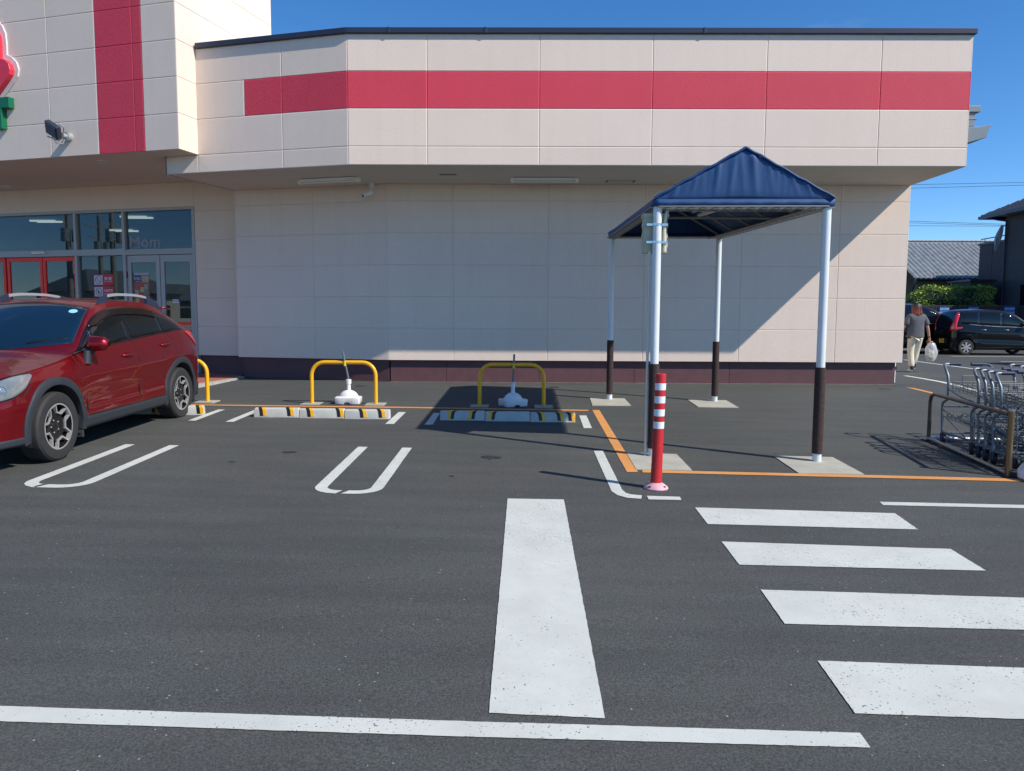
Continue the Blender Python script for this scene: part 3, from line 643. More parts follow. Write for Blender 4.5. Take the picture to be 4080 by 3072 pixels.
pads = {'FR': [(2.768, 8.1), (3.405, 8.087), (3.389, 7.294), (2.746, 7.292)], 'FL': [(1.177, 8.109), (1.717, 8.08), (1.711, 7.311), (1.16, 7.318)],
        'BR': [(2.796, 12.382), (3.427, 12.386), (3.414, 11.62), (2.789, 11.641)], 'BL': [(1.187, 12.47), (1.761, 12.468), (1.755, 11.678), (1.149, 11.635)]}
for k, pl in pads.items():
    dx = .13 if k == 'FR' else (.03 if k == 'FL' else (.12 if k == 'BR' else .1)); dy = {'F': .20, 'B': .30}[k[0]]
    pl2 = [(x-cx+0*dx, y-cy) for x, y in pl]
    q = MB(); q.prism(pl2, -.3, lambda p: gz(p[0]+cx, p[1]+cy)+.009); q.build('footing_pad', M_conc, can)
# ridge, eaves
LF, RF, RB, LB = Vector(PO['FL']), Vector(PO['FR']), Vector(PO['BR']), Vector(PO['BL'])
out = .075
LFo = Vector((LF.x-.05, LF.y-.06, 2.475)); RFo = Vector((RF.x+.05, RF.y-.06, 2.465)); RBo = Vector((RB.x+.05, RB.y+.06, 2.63)); LBo = Vector((LB.x-.055, LB.y+.06, 2.63))
AF_ = Vector((2.295, 7.855, 2.975)); AB_ = Vector((2.36, 12.36, 3.14))
oc = Vector((cx, cy, 0))
q = MB(); N1, N2 = 40, 14
rdm = random.Random(3)
def slope(e0, e1, a0, a1, sgn_):
    G = []
    for i in range(N1+1):
        s_ = i/N1; row = []
        for j in range(N2+1):
            t = j/N2; p = (e0.lerp(e1, s_)).lerp(a0.lerp(a1, s_), t)
            sag = .018*sin(pi*t)*(.5-.5*cos(2*pi*s_*5)); p = p-Vector((0, 0, sag)); row.append(p-oc)
        G.append(row)
    q.grid(G)
slope(LFo, LBo, AF_, AB_, 1); slope(RFo, RBo, AF_, AB_, -1)
folds = [(.10, .10), (.2, .13), (.33, .10), (.42, .14), (.5, .22), (.57, .12), (.66, .13), (.8, .1), (.88, .08)]
def gable(e0, e1, a, sg):
    G = []
    for i in range(81):
        s_ = i/80; row = []
        base = e0.lerp(e1, s_); top = (e0.lerp(a, s_*2) if s_ < .5 else a.lerp(e1, s_*2-1))
        for j in range(N2+1):
            t = j/N2; p = base.lerp(top, t)
            f = sum(.013*math.exp(-((s_-c-.03*t*(1 if c < .5 else -1))/.014)**2)*(.25+t) for c, h in folds)+.007*sin(s_*60+2*sin(s_*17))*(.3+t)*.7
            edge = min(1, 12*min(s_, 1-s_))*min(1, 7*t)*min(1, 12*(1-t)); f = abs(f)+.004; row.append(p+Vector((0, -sg*f*edge, 0))-oc)
        G.append(row)
    q.grid(G)
gable(LFo, RFo, AF_, 1); gable(LBo, RBo, AB_, -1)
# hanging hem
def hem(a, b_, n_=30, dz=.075, w_=.006):
    G = []
    for i in range(n_+1):
        p = a.lerp(b_, i/n_); G.append([p-oc, p-oc+Vector((0, 0, -dz+.006*sin(i*1.7)))])
    q.grid(G)
for a, b_ in ((LFo, RFo), (RFo, RBo), (LBo, RBo), (LFo, LBo)): hem(a, b_)
q.build('fabric_roof', M_fab, can, smooth=60, solid=.004)
# seam piping over the gable edges
q = MB()
for a, b_ in ((LFo, AF_), (RFo, AF_), (LBo, AB_), (RBo, AB_)):
    q.tube([a.lerp(b_, t/12)-oc+Vector((0, (-.012 if a.y < 10 else .012), .008+.006*sin(t*2.1))) for t in range(13)], .014, 8)
q.tube([AF_-oc, AB_-oc], .014, 8); q.build('edge_piping', M_fab, can, smooth=True)
# steel frame: eave tubes, rafters, ridge
q = MB(); z_ = Vector((0, 0, -.10)); z2 = Vector((0, 0, -.06))
c4 = [Vector((LF.x, LF.y, 2.40)), Vector((RF.x, RF.y, 2.39)), Vector((RB.x, RB.y, 2.555)), Vector((LB.x, LB.y, 2.555))]
for i in range(4): q.tube([c4[i]-oc, c4[(i+1) % 4]-oc], .021, 8)
q.tube([AF_+z2-oc, AB_+z2-oc], .021, 8); q.build('eave_frame', M_post, can, smooth=True)
for i in range(6):
    s_ = .025+.95*i/5; l = c4[0].lerp(c4[3], s_); r_ = c4[1].lerp(c4[2], s_); a = (AF_+z2).lerp(AB_+z2, s_)
    for e_ in (l, r_):
        q = MB(); q.tube([e_+Vector((0, 0, .02))-oc, a-oc], .019, 8); q.build('rafter', M_net, can, smooth=True)
# lacing cord along the long eaves
for side, (s0, s1) in (('r', (c4[1], c4[2])), ('l', (c4[0], c4[3])), ('f', (c4[0], c4[1]))):
    q = MB(); n_ = 34 if side != 'f' else 14; off = Vector((.06 if side == 'r' else -.06, 0, .0)) if side != 'f' else Vector((0, -.05, 0))
    pts = []
    for i in range(n_+1):
        p = s0.lerp(s1, i/n_); pts += [p+off*1.2+Vector((0, 0, .0))-oc, p-off*.5+Vector((0, 0, -.035))-oc]
    q.tube(pts, .006, 5); q.tube([s0+off*1.25-oc, s1+off*1.25-oc], .008, 5)
    q.build('lacing_cord', mat('grey_cord', (.30, .30, .28), .8), can)
# folded bright batten and lamp under the roof
q = MB(); a, b2 = Vector((2.18, 8.12, 2.43))-oc, Vector((2.18, 9.32, 2.50))-oc; q.tube([a, b2], .02, 10)
la = q.build('tube_lamp', mat('canopy_tube', (.75, .76, .72), .4), can, smooth=40)
q = MB(); q.add([a+Vector((-.09, 0, .03)), b2+Vector((-.09, 0, .03)), b2+Vector((0, 0, .05)), a+Vector((0, 0, .05)), b2+Vector((.09, 0, .03)), a+Vector((.09, 0, .03))], [(0, 1, 2, 3), (3, 2, 4, 5)]); q.build('lamp_reflector', M_lamp, la, solid=.008)
q = MB(); q.tube([Vector((1.45, 8.3, 2.42))-oc, Vector((3.15, 8.3, 2.42))-oc], .016, 8); q.tube([Vector((1.46, 9.1, 2.445))-oc, Vector((3.16, 9.1, 2.445))-oc], .016, 8); q.build('lamp_tie_bar', M_net, can, smooth=True)
# fabric skirt laced inwards along the right eave
q = MB(); n_ = 24
for i_ in range(n_+1):
    p_ = c4[1].lerp(c4[2], i_/n_)-oc; q.tube([p_, p_+Vector((-.17, .04, -.015))], .009, 5)
q.tube([c4[1]-oc+Vector((-.17, .04, -.015)), c4[2]-oc+Vector((-.17, -.04, -.015))], .012, 6); q.tube([c4[1]-oc+Vector((-.09, .04, -.008)), c4[2]-oc+Vector((-.09, -.04, -.008))], .008, 6)
q.build('lacing_frame', mat('pale_grey_steel', (.36, .36, .34), .6), can)
# control box strapped to the front left post
M_box = mat('cream_plastic_box', (.46, .45, .31), .5, var=.05, vscale=6)
q = MB(); X0, Y0 = LF.x-cx, LF.y-cy
q.box(X0-.13, X0+.115, Y0+.05, Y0+.17, 1.935, 2.33); q.box(X0-.14, X0+.13, Y0+.04, Y0+.19, 2.305, 2.345)
for dz in (1.99, 2.09, 2.2): q.box(X0-.14, X0-.125, Y0+.06, Y0+.15, dz, dz+.05); q.box(X0+.11, X0+.125, Y0+.06, Y0+.15, dz, dz+.05)
cb = q.build('control_box', M_box, can, bevel=.006)
q = MB()
for z in (2.03, 2.21): q.lathe([(.0465, z), (.0485, z+.001), (.0485, z+.024), (.0465, z+.025)], 20, Matrix.Translation((X0, Y0, 0))); q.box(X0-.11, X0-.04, Y0+.0, Y0+.05, z, z+.025); q.box(X0+.04, X0+.11, Y0+.0, Y0+.05, z, z+.025)
q.build('metal_strap', mat('bright_band_steel', (.6, .63, .66), .25, metal=1), cb)
q = MB()
q.tube([(X0+.085, Y0+.03, 1.95), (X0+.08, Y0+.03, 2.2), (X0+.09, Y0+.03, 2.33), (X0+.14, Y0+.05, 2.42), (X0+.28, Y0+.15, 2.46)], .016, 8)
q.tube([(X0-.07, Y0+.03, 1.95), (X0-.07, Y0+.02, 1.0), (X0-.072, Y0+.02, gz(1.4, 8.0)+.0)], .015, 8)
q.build('cable_conduit', mat('cream_conduit', (.60, .59, .50), .5), can, smooth=40)

# ------------------------------------------------------------------ red bollard
M_bred = mat('red_bollard_plastic', (.50, .018, .022), .38, var=.06, vscale=6)
zb_ = gz(1.225, 6.60); o = thing('bollard', 'red flexible bollard with four white reflective bands on a pinkish base', 'bollard', (1.225, 6.60, zb_))
Tl = Matrix.Shear('XY', 3, (.024, 0)).to_4x4()
b = MB(); b.lathe([(.108, 0), (.110, .008), (.104, .018), (.085, .034), (.06, .05), (.05, .058)], 36)
ba = b.build('base', mat('faded_pink_base', (.66, .36, .40), .6, var=.1, vscale=12), o, smooth=35)
b = MB()
for k in range(4): a = pi/4+k*pi/2; b.lathe([(.013, .022), (.013, .033), (.006, .034)], 10, Matrix.Translation((.088*cos(a), .088*sin(a), 0)))
b.build('base_bolt', M_dark, ba)
b = MB(); b.lathe([(.052, .05), (.0505, .06), (.0475, .3), (.0455, .6), (.0455, 1.0), (.044, 1.018), (.038, 1.024), (.018, 1.024), (.016, 1.012), (0, 1.012)], 32, Tl); b.build('post', M_bred, o, smooth=35)
M_refl = mat('white_reflective_band', (.72, .75, .77), .35)
for z in (.94, .825, .71, .60):
    b = MB(); b.lathe([(.0462, z-.06), (.0475, z-.059), (.0475, z-.001), (.0462, z)], 32, Tl); b.build('reflective_band', M_refl, o, smooth=35)

# ------------------------------------------------------------------ yellow barriers, flag stands
M_yel = mat('yellow_barrier_paint', (.80, .40, .008), .35, var=.04, vscale=8)
def barrier(xc, y, label, dx=.49):
    z = gz(xc, y); o = thing('guard_barrier', label, 'barrier', (xc, y, z), 0, 'yellow hoop barriers between parking bays and store')
    r = .2; pth = [(-dx, 0, -.05), (-dx, 0, .64-r)]+[(-dx+r+r*cos(R(a)), 0, .64-r+r*sin(R(a))) for a in (165, 150, 135, 120, 105)]+[(-dx+r, 0, .64), (0, 0, .64), (dx-r, 0, .64)]+[(dx-r+r*cos(R(a)), 0, .64-r+r*sin(R(a))) for a in (75, 60, 45, 30, 15)]+[(dx, 0, .64-r), (dx, 0, -.05)]
    MB().tube(pth, .030, 16).build('hoop', M_yel, o, smooth=60)
    for s_ in (-dx, dx):
        MB().box(s_-.14, s_+.14, -.16, .13, -.1, .012).build('footing_pad', M_conc, o)
    return o
barrier(-2.672, 11.44, 'yellow hoop barrier nearest the red car, fully in the sun')
barrier(-.105, 11.46, 'yellow hoop barrier standing in the shadow of the canopy')
barrier(-5.255, 11.44, 'yellow hoop barrier mostly hidden behind the red car')
def flag_stand(x, y, lean, rz, label):
    z = gz(x, y); o = thing('flag_stand', label, 'flag stand', (x, y, z), rz, 'white water filled flag stands tied to barriers')
    prof = []
    n_ = 40; tier = []
    for h, r_ in ((0, .165), (.005, .185), (.012, .19), (.10, .195), (.112, .183), (.118, .145), (.13, .142), (.165, .12), (.195, .08), (.21, .04)):
        row = []
        for k in range(n_):
            a = 2*pi*k/n_; lob = (1/(abs(cos(a))**8+abs(sin(a))**8)**.125 if h < .118 else 1); zz = h
            if h < .02 and (abs(sin(a)) < .22 or abs(cos(a)) < .22): zz = h+.028
            row.append((r_*lob*cos(a), r_*lob*sin(a)*.8, zz))
        tier.append(row)
    b = MB(); vs = [p for t in tier for p in t]; fs = [(i*n_+k, i*n_+(k+1) % n_, (i+1)*n_+(k+1) % n_, (i+1)*n_+k) for i in range(len(tier)-1) for k in range(n_)]+[tuple(range(n_))[::-1], tuple((len(tier)-1)*n_+k for k in range(n_))]
    b.add(vs, fs); b.build('tank', M_white_pl, o, smooth=35)
    b = MB(); b.lathe([(.032, .21), (.030, .30), (.040, .305), (.042, .37), (.034, .375), (.0, .375)], 20); b.build('neck', M_white_pl, o, smooth=35)
    b = MB(); b.tube([(0, 0, .37), (lean[0], lean[1], .80)], .0155, 12); b.build('pole', mat('grey_flag_pole', (.17, .22, .26), .35, metal=.2), o, smooth=40)
    b = MB(); b.lathe([(.026, .20), (.026, .245)], 12, Matrix.Translation((.17, 0, -.16)) ); b.build('tank_cap', mat('pale_green_cap', (.35, .52, .50), .5), o, smooth=40)
    f = .66; b = MB(); b.tube([(lean[0]*.66-.001, lean[1]*.66, .585), (lean[0]*.66-.004, lean[1]*.66, .665)], .021, 10)
    b.build('tape', mat('yellow_tape', (.62, .50, .02), .4), o, smooth=40)
flag_stand(-2.61, 11.50, (-.055, -.12), 0, 'white flag stand base behind the sunlit yellow barrier')
flag_stand(-.085, 11.48, (-.035, -.10), .5, 'white flag stand base in the canopy shadow at the barrier')

# ------------------------------------------------------------------ wheel stops
M_stop = mat('pale_concrete_stop', (.47, .475, .435), .8, var=.12, vscale=6, bump=.3, bscale=60)
M_rfl = mat('amber_reflector', (.85, .42, .01), .3); M_blk = mat('black_band', (.012, .012, .014), .4)
SEC = [(0.065, 0), (.05, .10), (.04, .118), (.02, .125), (-.03, .125), (-.055, .118), (-.068, .10), (-.08, 0)]       # (y toward the building +)
def stop(x, y, marks, label, L=.605):
    z = gz(x+L/2, y); o = thing('wheel_stop', label, 'wheel stop', (x, y, z), 0, 'concrete wheel stops')
    b = MB(); n_ = len(SEC); xs_ = [.0, .012, L-.012, L-.004]
    vs = []
    for i, xx in enumerate(xs_):
        s_ = .93 if i in (0, 3) else 1; vs += [(xx, a*s_, c*s_) for a, c in SEC]
    fs = [(i*n_+k, i*n_+(k+1) % n_, (i+1)*n_+(k+1) % n_, (i+1)*n_+k) for i in range(3) for k in range(n_)]+[tuple(range(n_))[::-1], tuple(3*n_+k for k in range(n_))]
    b.add(vs, fs); b.build('block', M_stop, o, smooth=30)
    fr_ = SEC[2:]
    for mx_, dirn in marks:
        for w0, w1, M, nm in ((-.045, 0, M_blk, 'black_band'), (.0, .045, M_rfl, 'reflector')):
            if dirn < 0: w0, w1 = -w1, -w0
            q = MB(); G = []
            for k, (a, c) in enumerate(fr_[:-1]+[(-.0785, .018)]):
                sk = .06*dirn*(k/5); G.append([(mx_+w0+sk, a*1.02-.001, c+.0025), (mx_+w1+sk, a*1.02-.001, c+.0025)])
            q.grid(G); q.build(nm, M, o, solid=.003)
for k, (x, mk) in enumerate(((-3.552, [(.07, 1), (.44, 1)]), (-2.943, [(.10, 1), (.50, 1)]), (-2.334, [(.2, 1), (.45, 1)]))):
    stop(x, 10.08, mk, 'concrete wheel stop, '+['left', 'middle', 'right'][k]+' piece of the row beside the red car')
for k, (x, mk) in enumerate(((-1.055, [(.20, -1), (.48, -1)]), (-.446, [(.14, -1)]), (.163, [(.1, 1), (.35, 1), (.5, 1)]))):
    stop(x, 10.12, mk, 'concrete wheel stop, '+['left', 'middle', 'right'][k]+' piece of the row half in canopy shadow')
for k in range(3):
    stop(-6.10+.609*k, 10.13, [(.53, 1), (.1, 1)], 'concrete wheel stop, '+['far left', 'middle', 'right'][k]+' piece of the row behind the red car')

# ------------------------------------------------------------------ white weight block at the right edge
def block():
    x, y = 5.34, 7.20; z = gz(x, y); n_ = 40; tiers = []
    for h, r_ in ((0, .40), (.03, .445), (.10, .45), (.16, .41), (.22, .33), (.26, .22), (.275, .1), (.278, .001)):
        tiers.append([(r_*1.1*cos(2*pi*k/n_)*(1+.03*cos(8*pi*k/n_)), r_*.62*sin(2*pi*k/n_)*(1+.03*cos(8*pi*k/n_)), h) for k in range(n_)])
    b = MB(); vs = [p for t in tiers for p in t]; b.add(vs, [(i*n_+k, i*n_+(k+1) % n_, (i+1)*n_+(k+1) % n_, (i+1)*n_+k) for i in range(len(tiers)-1) for k in range(n_)]+[tuple(range(n_))[::-1]])
    tag(b.build('weight_base', M_white_pl, smooth=50, loc=(x, y, z)), 'rounded white plastic weight base beside the trolley rail at the right edge', 'weight base')
block()

# ------------------------------------------------------------------ trolley bay
M_rail = mat('brown_steel_rail', (.125, .10, .085), .35, metal=.5, var=.15, vscale=9)
M_steel = mat('worn_stainless', (.45, .44, .42), .3, metal=.9, var=.1, vscale=12)
o = thing('trolley_rail', 'low brown steel hoop rail at the side of the trolley bay', 'rail', (4.94, 8.30, gz(4.94, 8.3)))
def rail(dx, parent):
    q = MB(); zr0, zr1 = gz(5.05, 9.25)-gz(4.94, 8.3), gz(4.8, 7.3)-gz(4.94, 8.3)
    pf, pn = Vector((.125+dx, .95, zr0)), Vector((-.12+dx, -.95, zr1))
    H = .585
    pts = [pf+Vector((0, 0, .02)), pf+Vector((0, 0, H-.10)), pf+Vector((-.006, -.03, H-.03)), pf+Vector((-.014, -.1, H)), pn+Vector((.0, .03, H+.03))]
    q.tube(pts, .0225, 12); q.build('hoop', M_rail, parent, smooth=40)
    q = MB(); q.tube([pn+Vector((0, 0, .01)), pn+Vector((0, 0, H+.07))], .029, 14); q.build('end_post', mat('bronze_steel', (.22, .15, .08), .3, metal=.7), parent, smooth=40)
    q = MB(); q.lathe([(.031, 0), (.031, .012), (.02, .02), (0, .021)], 14, Matrix.Translation(pn+Vector((0, 0, H+.065)))); q.build('post_cap', M_steel, parent, smooth=40)
    q = MB(); d_ = (pn-pf); q.tube([pf+Vector((0, 0, .03)), pn+Vector((0, 0, .03))], .024, 10); q.build('floor_rail', M_steel, parent, smooth=40)
    q = MB(); q.box(pn.x-.06, pn.x+.06, pn.y-.06, pn.y+.06, pn.z-.02, pn.z+.014); q.box(pf.x-.06, pf.x+.06, pf.y-.06, pf.y+.06, pf.z-.02, pf.z+.014); q.build('foot_plate', M_cap, parent)
    return pf, pn
pf, pn = rail(0, o)
q = MB(); q.tube([pf+Vector((0, 0, .03)), pf+Vector((1.6, 0, .03-.02))], .022, 10); q.build('back_rail', mat('pale_blue_rail', (.5, .56, .62), .35, metal=.4), o, smooth=40)

M_tr = mat('grey_trolley_paint', (.17, .20, .225), .4, metal=.25, var=.08, vscale=14)
M_grip = mat('navy_grip', (.03, .045, .085), .5)
M_rub = mat('dark_castor_rubber', (.02, .02, .024), .6)
M_wire = mat('zinc_wire', (.15, .165, .175), .5, metal=.3)
def trolley():
    """nose towards -Y, handle end at +Y; origin on the ground below the handle end"""
    o = thing('shopping_trolley', '', 'shopping trolley', (0, 0, 0))
    W = .27
    for s_ in (-1, 1):
        q = MB(); x = s_*W
        q.tube([(x*.60, .10, .965), (x*.84, .09, .965), (x*.95, .07, .955), (x*1.0, 0, .91), (x*1.0, -.07, .83), (x, -.09, .74), (x, -.10, .60), (x, -.08, .545), (x*1.0, -.0, .515), (x, .03, .48), (x, .035, .40), (x, .0, .10)], .0155, 8)
        q.tube([(x, .0, .145), (x*.72, -.62, .13)], .013, 8)
        q.build('side_frame', M_tr, o, smooth=50)
        q = MB(); q.tube([(x*.22, .10, .965), (x*.70, .10, .965)], .021, 10); q.build('grip', M_grip, o, smooth=40)
    q = MB()
    q.tube([(-W, .03, .455), (W, .03, .455)], .010, 6); q.tube([(-W, .02, .33), (W, .02, .33)], .009, 6); q.tube([(-W, .0, .14), (W, .0, .14)], .011, 6)
    q.tube([(-W*.72, -.62, .13), (W*.72, -.62, .13)], .012, 6)
    for s_ in (-1, 1):
        q.tube([(s_*W, -.095, .68), (s_*W*.85, -.35, .60), (s_*W*.8, -.62, .575)], .010, 6)
        q.tube([(s_*W, .03, .42), (s_*W*.8, -.34, .33), (s_*W*.74, -.62, .30)], .009, 6)
        q.tube([(s_*W*.74, -.62, .13), (s_*W*.74, -.62, .30), (s_*W*.8, -.62, .575)], .010, 6)
        q.tube([(s_*W, .01, .36), (s_*W*.8, -.45, .15)], .007, 6)
    q.tube([(-W*.8, -.62, .575), (W*.8, -.62, .575)], .010, 6); q.tube([(-W*.74, -.62, .30), (W*.74, -.62, .30)], .009, 6)
    q.build('chassis', M_tr, o, smooth=50)
    for nm, z0, dpt, y0, y1 in (('upper_rack', .665, .10, -.10, -.60), ('lower_rack', .31, .06, .0, -.62)):
        q = MB(); r_ = .0035
        for k in range(9):
            x = -W*.82+k*W*1.64/8; q.tube([(x, y0, z0+dpt), (x, y0-.01, z0), (x*.92, y1, z0-.03), (x*.92, y1-.01, z0+dpt-.05)], r_, 4)
        for k in range(7):
            t = k/6; y = y0+(y1-y0)*t; w_ = W*(.84-.1*t); z = z0-.03*t; q.tube([(-w_, y, z+dpt*.9), (-w_, y, z), (w_, y, z), (w_, y, z+dpt*.9)], r_, 4)
        for h in (.33, .66, 1.0): q.tube([(-W*.84, y0, z0+dpt*h), (-W*.76, y1, z0-.03+dpt*h*.9), (W*.76, y1, z0-.03+dpt*h*.9), (W*.84, y0, z0+dpt*h)], r_, 4, closed=True)
        if nm == 'upper_rack': q.tube([(-W*.45, y0, z0+dpt), (-W*.43, y0+.01, z0+dpt+.07), (W*.43, y0+.01, z0+dpt+.07), (W*.45, y0, z0+dpt)], .006, 5)
        q.build(nm, M_wire, o)
    for x, y in ((-W, 0), (W, 0), (-W*.72, -.60), (W*.72, -.60)):
        c = MB(); c.lathe([(.0, -.013), (.048, -.013), (.056, -.008), (.056, .008), (.048, .013), (0, .013)], 18, Matrix.Translation((x, y-.02, .057)) @ Matrix.Rotation(pi/2, 4, 'Y'))
        wl_ = c.build('castor', M_rub, o, smooth=40)
        c = MB(); c.box(x-.022, x-.016, y-.05, y+.015, .05, .13); c.box(x+.016, x+.022, y-.05, y+.015, .05, .13); c.box(x-.022, x+.022, y-.04, y+.015, .115, .135); c.build('castor_fork', M_grip, wl_, bevel=.004)
    return o
tr0 = trolley(); used = False
def put_trolley(x, y, rz, label):
    global used
    t = tr0 if not used else copy_tree(tr0); used = True
    t.location = (x, y, gz(x, y)); t.rotation_euler = (0, 0, rz); t['label'] = label; t['group'] = 'shopping trolleys nested in the bay'
put_trolley(5.39, 9.03, R(-6), 'grey trolley standing alone at the far end of the near row')
names = ['rearmost', 'second', 'third', 'fourth']
for k, (x, y) in enumerate(((5.38, 8.42), (5.35, 8.24), (5.32, 8.07), (5.30, 7.90))):
    put_trolley(x, y, R(-6), 'grey trolley, '+names[k]+' of the four nested in the near row')
for k, (x, y) in enumerate(((6.22, 9.10), (6.20, 8.88), (6.17, 8.62), (6.14, 8.38), (6.11, 8.14))):
    put_trolley(x, y, R(-6), 'grey trolley, '+['rearmost', 'second', 'third', 'fourth', 'foremost'][k]+' of the nested row at the right edge')

# ------------------------------------------------------------------ cars
M_tyre = mat('tyre_rubber', (.022, .022, .023), .75, bump=.3, bscale=90, var=.15, vscale=20)
M_clad = mat('black_plastic_cladding', (.022, .027, .034), .55, bump=.15, bscale=200)
M_gl = mat('dark_car_glass', (.005, .007, .009), .03, spec=.5)
M_trim = mat('black_gloss_trim', (.008, .008, .01), .15)
M_chr = mat('chrome_trim', (.6, .62, .64), .15, metal=1)
M_sil = mat('silver_wheel', (.46, .46, .45), .35, metal=.5)
M_blkw = mat('gloss_black_wheel', (.012, .012, .014), .2)
M_headl = mat('headlight_lens', (.10, .12, .13), .08, spec=.8, coat=1, c2=(.22, .24, .25), vscale=6)
M_tail = mat('tail_light_red', (.55, .01, .012), .1, coat=1)

M_steelnut = mat('steel_nut', (.25, .24, .22), .4, metal=.8)
class Car:
    """local frame: +Y towards the rear, X sideways, Z up; front axle at y=0"""
    def __init__(s, **k):
        s.__dict__.update(k)
        for n in ('W', 'zb', 'zr', 'wr', 'zc', 'tuck'): setattr(s, 'f'+n, smoothT(getattr(s, n)))
    def low(s, u):
        z = s.sill
        for c in (0, s.wb):
            d = abs(u-c)
            if d < s.ra: z = max(z, s.rt*1.02+sqrt(s.ra**2-d*d)-.0)
        return z
    def crease(s, u, z):
        m = max(0, min(1, (u-.25)/.35))*max(0, min(1, (s.wb-.15-u)/.35)); zl = .80+.05*(u/s.wb)
        a = .012*math.exp(-((z-zl)/.045)**2)*max(0, min(1, (u+.2)/.3))
        lo_ = .50+.07*(u/s.wb)
        return a+m*(-.022*math.exp(-((z-lo_)/.10)**2)+.010*math.exp(-((z-lo_+.13)/.04)**2))
    def X(s, u, z):
        W = s.fW(u); zb, zr, wr = s.fzb(u), s.fzr(u), s.fwr(u)
        wb = W-s.shoulder
        if z <= zb:
            m0 = s.waist*zb
            if z < m0: t = (m0-z)/m0; return W-.012*t-.05*t**3+s.crease(u, z)
            t = (z-m0)/(zb-m0); x = W-(s.shoulder)*t**2.2
            return x+s.crease(u, z)
        if zr-zb < .03: return wb
        t = min(1, (z-zb)/(zr-zb)); wr = min(wr, wb)
        return wb+(wr-wb)*t+.028*sin(pi*t)*min(1, (zr-zb)*3)
    def top(s, u, t):       # t 0 at the roof rail .. 1 at the centre
        t = min(1.0, max(0.0, t)); zr, zc = s.fzr(u), s.fzc(u); x0 = s.X(u, zr)
        a = t; return (x0*cos(a*pi/2) if False else x0*(1-a), zr+(zc-zr)*(1-(1-a)**2.2))
    def body(s, M, o, u0, u1, N=110):
        q = MB(); us = []
        for i in range(N+1):
            t = i/N; us.append(u0+(u1-u0)*(t+.0)-0)
        # refine the ends
        us = sorted(set([round(x, 4) for x in us]+[u0+.01, u0+.03, u0+.06, u1-.01, u1-.03, u1-.06]+[c+s.ra*cos(R(a)) for c in (0, s.wb) for a in range(0, 181, 9)]))
        G = []
        for u in us:
            zl, zb, zr = s.low(u), s.fzb(u), s.fzr(u); row = []
            zl = min(zl, zb-.05)
            for j in range(13): z = zl+(zb-zl)*j/12; row.append((s.X(u, z), u, z))
            for j in range(1, 9): z = zb+(zr-zb)*j/8; row.append((s.X(u, z), u, z))
            for j in range(1, 11): x, z = s.top(u, j/10); row.append((x, u, z))
            row = row+[(-x, y, z) for x, y, z in row[-2::-1]]
            G.append(row)
        q.grid(G, flip=True)
        n_ = len(G[0])
        for gi, rev in ((0, False), (len(G)-1, True)):
            row = G[gi]; c = (0, row[0][1], .5*(row[0][2]+row[n_//2][2]))
            vs = list(row)+[c]; fs = [(k, k+1, n_) for k in range(n_-1)]+[(n_-1, 0, n_)]
            q.add(vs, [f[::-1] if rev else f for f in fs])
        return q.build('body', M, o, smooth=32, weld=True)
    def side(s, name, M, o, u0, u1, lo, hi, off=.004, n=40, m=6, sides=(1, -1), solid=.004, us=None, smooth=60):
        lo_ = lo if callable(lo) else (lambda u, c=lo: c); hi_ = hi if callable(hi) else (lambda u, c=hi: c)
        for sg in sides:
            q = MB(); G = []
            for i in range(n+1):
                u = u0+(u1-u0)*i/n; a, b_ = lo_(u), max(hi_(u), lo_(u)+.001)
                G.append([(sg*(s.X(u, a+(b_-a)*j/m)+off), u, a+(b_-a)*j/m) for j in range(m+1)])
            q.grid(G, flip=sg > 0); ob = q.build(name, M, o, smooth=smooth, solid=-solid if solid else 0)
        return ob
    def strip(s, name, M, o, pts, w_=.006, off=.003, sides=(1, -1), parent=None):
        for sg in sides:
            q = MB(); q.tube([(sg*(s.X(u, z)+off-.003), u, z) for u, z in pts], w_, 6); ob = q.build(name, M, o, smooth=60)
        return ob
    def wheel(s, x, u, o, kind, sx):
        wh = MB(); r = s.rt; w2 = s.tw/2
        T = Matrix.Translation((x, u, r)) @ Matrix.Rotation(pi/2*sx, 4, 'Y')      # local +z outwards
        prof = [(r*.66, -w2), (r*.80, -w2*1.0), (r*.93, -w2*.96), (r*.985, -w2*.8), (r, -w2*.55), (r, -.32*w2), (r*.975, -.31*w2), (r*.975, -.27*w2), (r, -.26*w2), (r, -.02), (r*.975, -.018), (r*.975, .0), (r, .002), (r, .27*w2), (r*.975, .28*w2), (r*.975, .32*w2), (r, .33*w2), (r, w2*.55), (r*.985, w2*.8), (r*.93, w2*.97), (r*.80, w2), (r*.69, w2*.95), (r*.66, w2*.86)]
        wh.lathe(prof, 56, T, caps=False); root = wh.build('wheel', M_tyre, o, smooth=25)
        rm = MB(); R_ = r*.675; 
        rm.lathe([(R_, w2*.86), (R_*1.0, w2*.93), (R_*.965, w2*.93), (R_*.94, w2*.7), (R_*.9, -.3*w2), (0, -.3*w2)], 48, T, caps=False)
        rm.build('rim', M_sil if kind == 'seven' else M_blkw, root, smooth=30)
